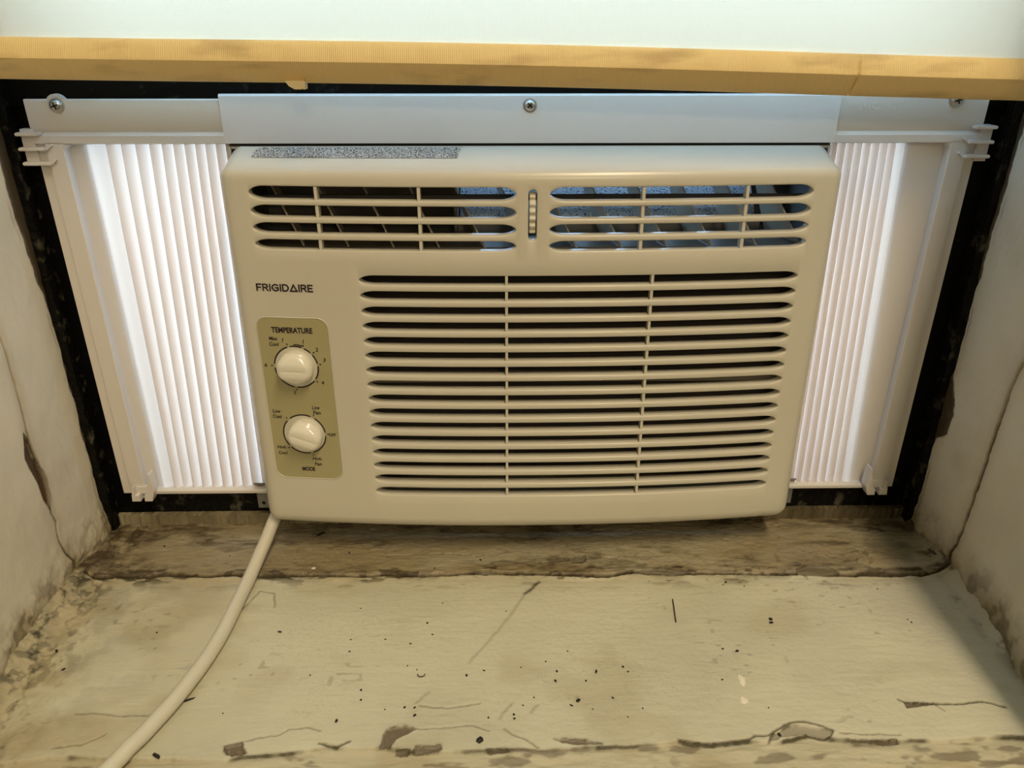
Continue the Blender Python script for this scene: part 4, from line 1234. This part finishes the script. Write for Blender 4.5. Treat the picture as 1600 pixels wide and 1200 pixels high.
# ------------------------------------------------------------------ debris lying on the sill
def crumb(x, y, r, mt, seed, elong=1.0, ang=0.0, flat=0.5, name='paint_crumb'):
    q = random.Random(seed); bm = nb()
    bmesh.ops.create_icosphere(bm, subdivisions=1, radius=1.0)
    for v in bm.verts:
        k = 0.7+0.5*q.random()
        px, py, pz = v.co.x*k*r*elong, v.co.y*k*r, v.co.z*r*flat
        v.co = Vector((px*math.cos(ang)-py*math.sin(ang), px*math.sin(ang)+py*math.cos(ang), pz))
    h = sill_h(x, y)
    me = bpy.data.meshes.new(name); bm.to_mesh(me); bm.free(); me.materials.append(mt)
    o = link(bpy.data.objects.new(name, me)); o.location = (x, y, h+r*flat*0.75)
    return o
for k, (x, y) in enumerate(SPECKS):
    if x < -0.315: continue
    r = 0.00055+0.00055*rng.random()**2
    o = crumb(x, y, r, M['chipdark'], k, 1.0+0.8*rng.random(), rng.random()*3)
    if y > -0.072: zl = 'on the grimy rear board below the air conditioner'
    elif x < -0.135: zl = 'on the front board left, around the power cord'
    elif x > 0.09: zl = 'on the right third of the front board'
    elif y > -0.15: zl = 'on the rear half of the front board, left and centre'
    elif x < -0.045: zl = 'near the front edge, left of centre'
    else: zl = 'near the front edge, in the centre'
    tag(o, 'tiny dark speck of debris '+zl, 'debris', 'tiny dark specks '+zl)
def blob(x, y, mt, r, el, ang, label, name, flat=0.5, seed=0):
    o = crumb(x, y, r, mt, 300+seed, el, ang, flat, name); tag(o, label, 'debris')
blob(-0.1570, -0.0170, M['chipdark'], 0.0013, 4.2, 0.72, 'black splinter on the rear board just below the left end of the grille panel', 'splinter', seed=1)
blob(-0.2045, -0.1872, M['chipdark'], 0.0010, 4.6, 0.45, 'long black splinter touching the right side of the power cord', 'splinter', seed=2)
blob(-0.1536, -0.0614, M['chipwhite'], 0.0014, 1.2, 0.3, 'small white paint flake on the rear board near the power cord', 'paint_flake', 0.5, seed=3)
blob(-0.0217, -0.2202, M['chipdark'], 0.0022, 1.3, 0.3, 'largest dark crumb at the middle of the sill front edge', 'crumb', seed=4)
blob(0.1822, -0.1215, M['chipdark'], 0.0016, 1.0, 1.2, 'upper half of the black lump on the right of the sill', 'crumb', seed=5)
blob(0.1815, -0.1250, M['chipdark'], 0.0013, 1.3, 0.2, 'lower half of the black lump on the right of the sill', 'crumb', seed=6)
blob(0.0390, -0.1915, M['chipdark'], 0.0014, 1.5, 0.5, 'dark crumb right of the middle, the bigger one above the front edge', 'crumb', seed=7)
blob(-0.2077, -0.2276, M['chipdark'], 0.0014, 2.4, -0.5, 'dark crumb at the front edge beside the power cord', 'crumb', seed=8)
blob(-0.2851, -0.2022, M['chiptan'], 0.0014, 2.4, 0.0, 'flat tan paint flake near the front left corner of the sill', 'paint_flake', 0.3, seed=9)
blob(0.3330, -0.0520, M['chipbrown'], 0.0022, 2.2, -1.2, 'brown splinter in the rear right corner below the recess wall', 'splinter', 0.7, seed=10)
blob(0.0395, -0.1893, M['chiptan'], 0.0011, 1.8, -0.4, 'tan crumb beside the bigger dark crumb right of the middle', 'crumb', 0.5, seed=12)
# thin twig
bm = nb(); h = sill_h(0.1155, -0.1125)
tube(bm, [(0.1168, -0.1006, h+0.0007), (0.1160, -0.109, h+0.0008), (0.1150, -0.117, h+0.0007), (0.1143, -0.1244, h+0.0009)], 0.00045, 6)
tag(obj('twig', bm, M['chipbrown'], None, 180), 'thin brown bristle lying front to back on the sill, right of centre', 'debris')
# curled sliver
bm = nb(); h = sill_h(-0.0608, -0.1696)
tube(bm, [(-0.0608+0.0023*math.cos(a), -0.1690+0.0019*math.sin(a), h+0.0007) for a in [math.radians(170+k*20) for k in range(11)]], 0.00035, 6)
tag(obj('curled_sliver', bm, M['chipbrown'], None, 180), 'tiny curled brown sliver left of the sill centre', 'debris')
# dried paint blisters
def blister(x, y, rx, ry, label, seed):
    bm = nb(); q = random.Random(seed); h = sill_h(x, y)
    bmesh.ops.create_icosphere(bm, subdivisions=3, radius=1.0)
    for v in bm.verts:
        a = math.atan2(v.co.y, v.co.x); k = 1+0.12*math.sin(3*a+seed)+0.08*math.sin(7*a)
        v.co = Vector((x+v.co.x*rx*k, y+v.co.y*ry*k, h+v.co.z*0.0009+0.0002*math.sin(v.co.y*14)))
    tag(obj('paint_blister', bm, M['chipwhite'], None, 180), label, 'blister', 'pale blisters on the sill')
blister(0.1458, -0.1765, 0.0023, 0.0052, 'longer pale paint blister right of the sill centre', 1)
blister(0.1425, -0.1925, 0.0026, 0.0032, 'shorter pale paint blister in front of the longer one', 2)
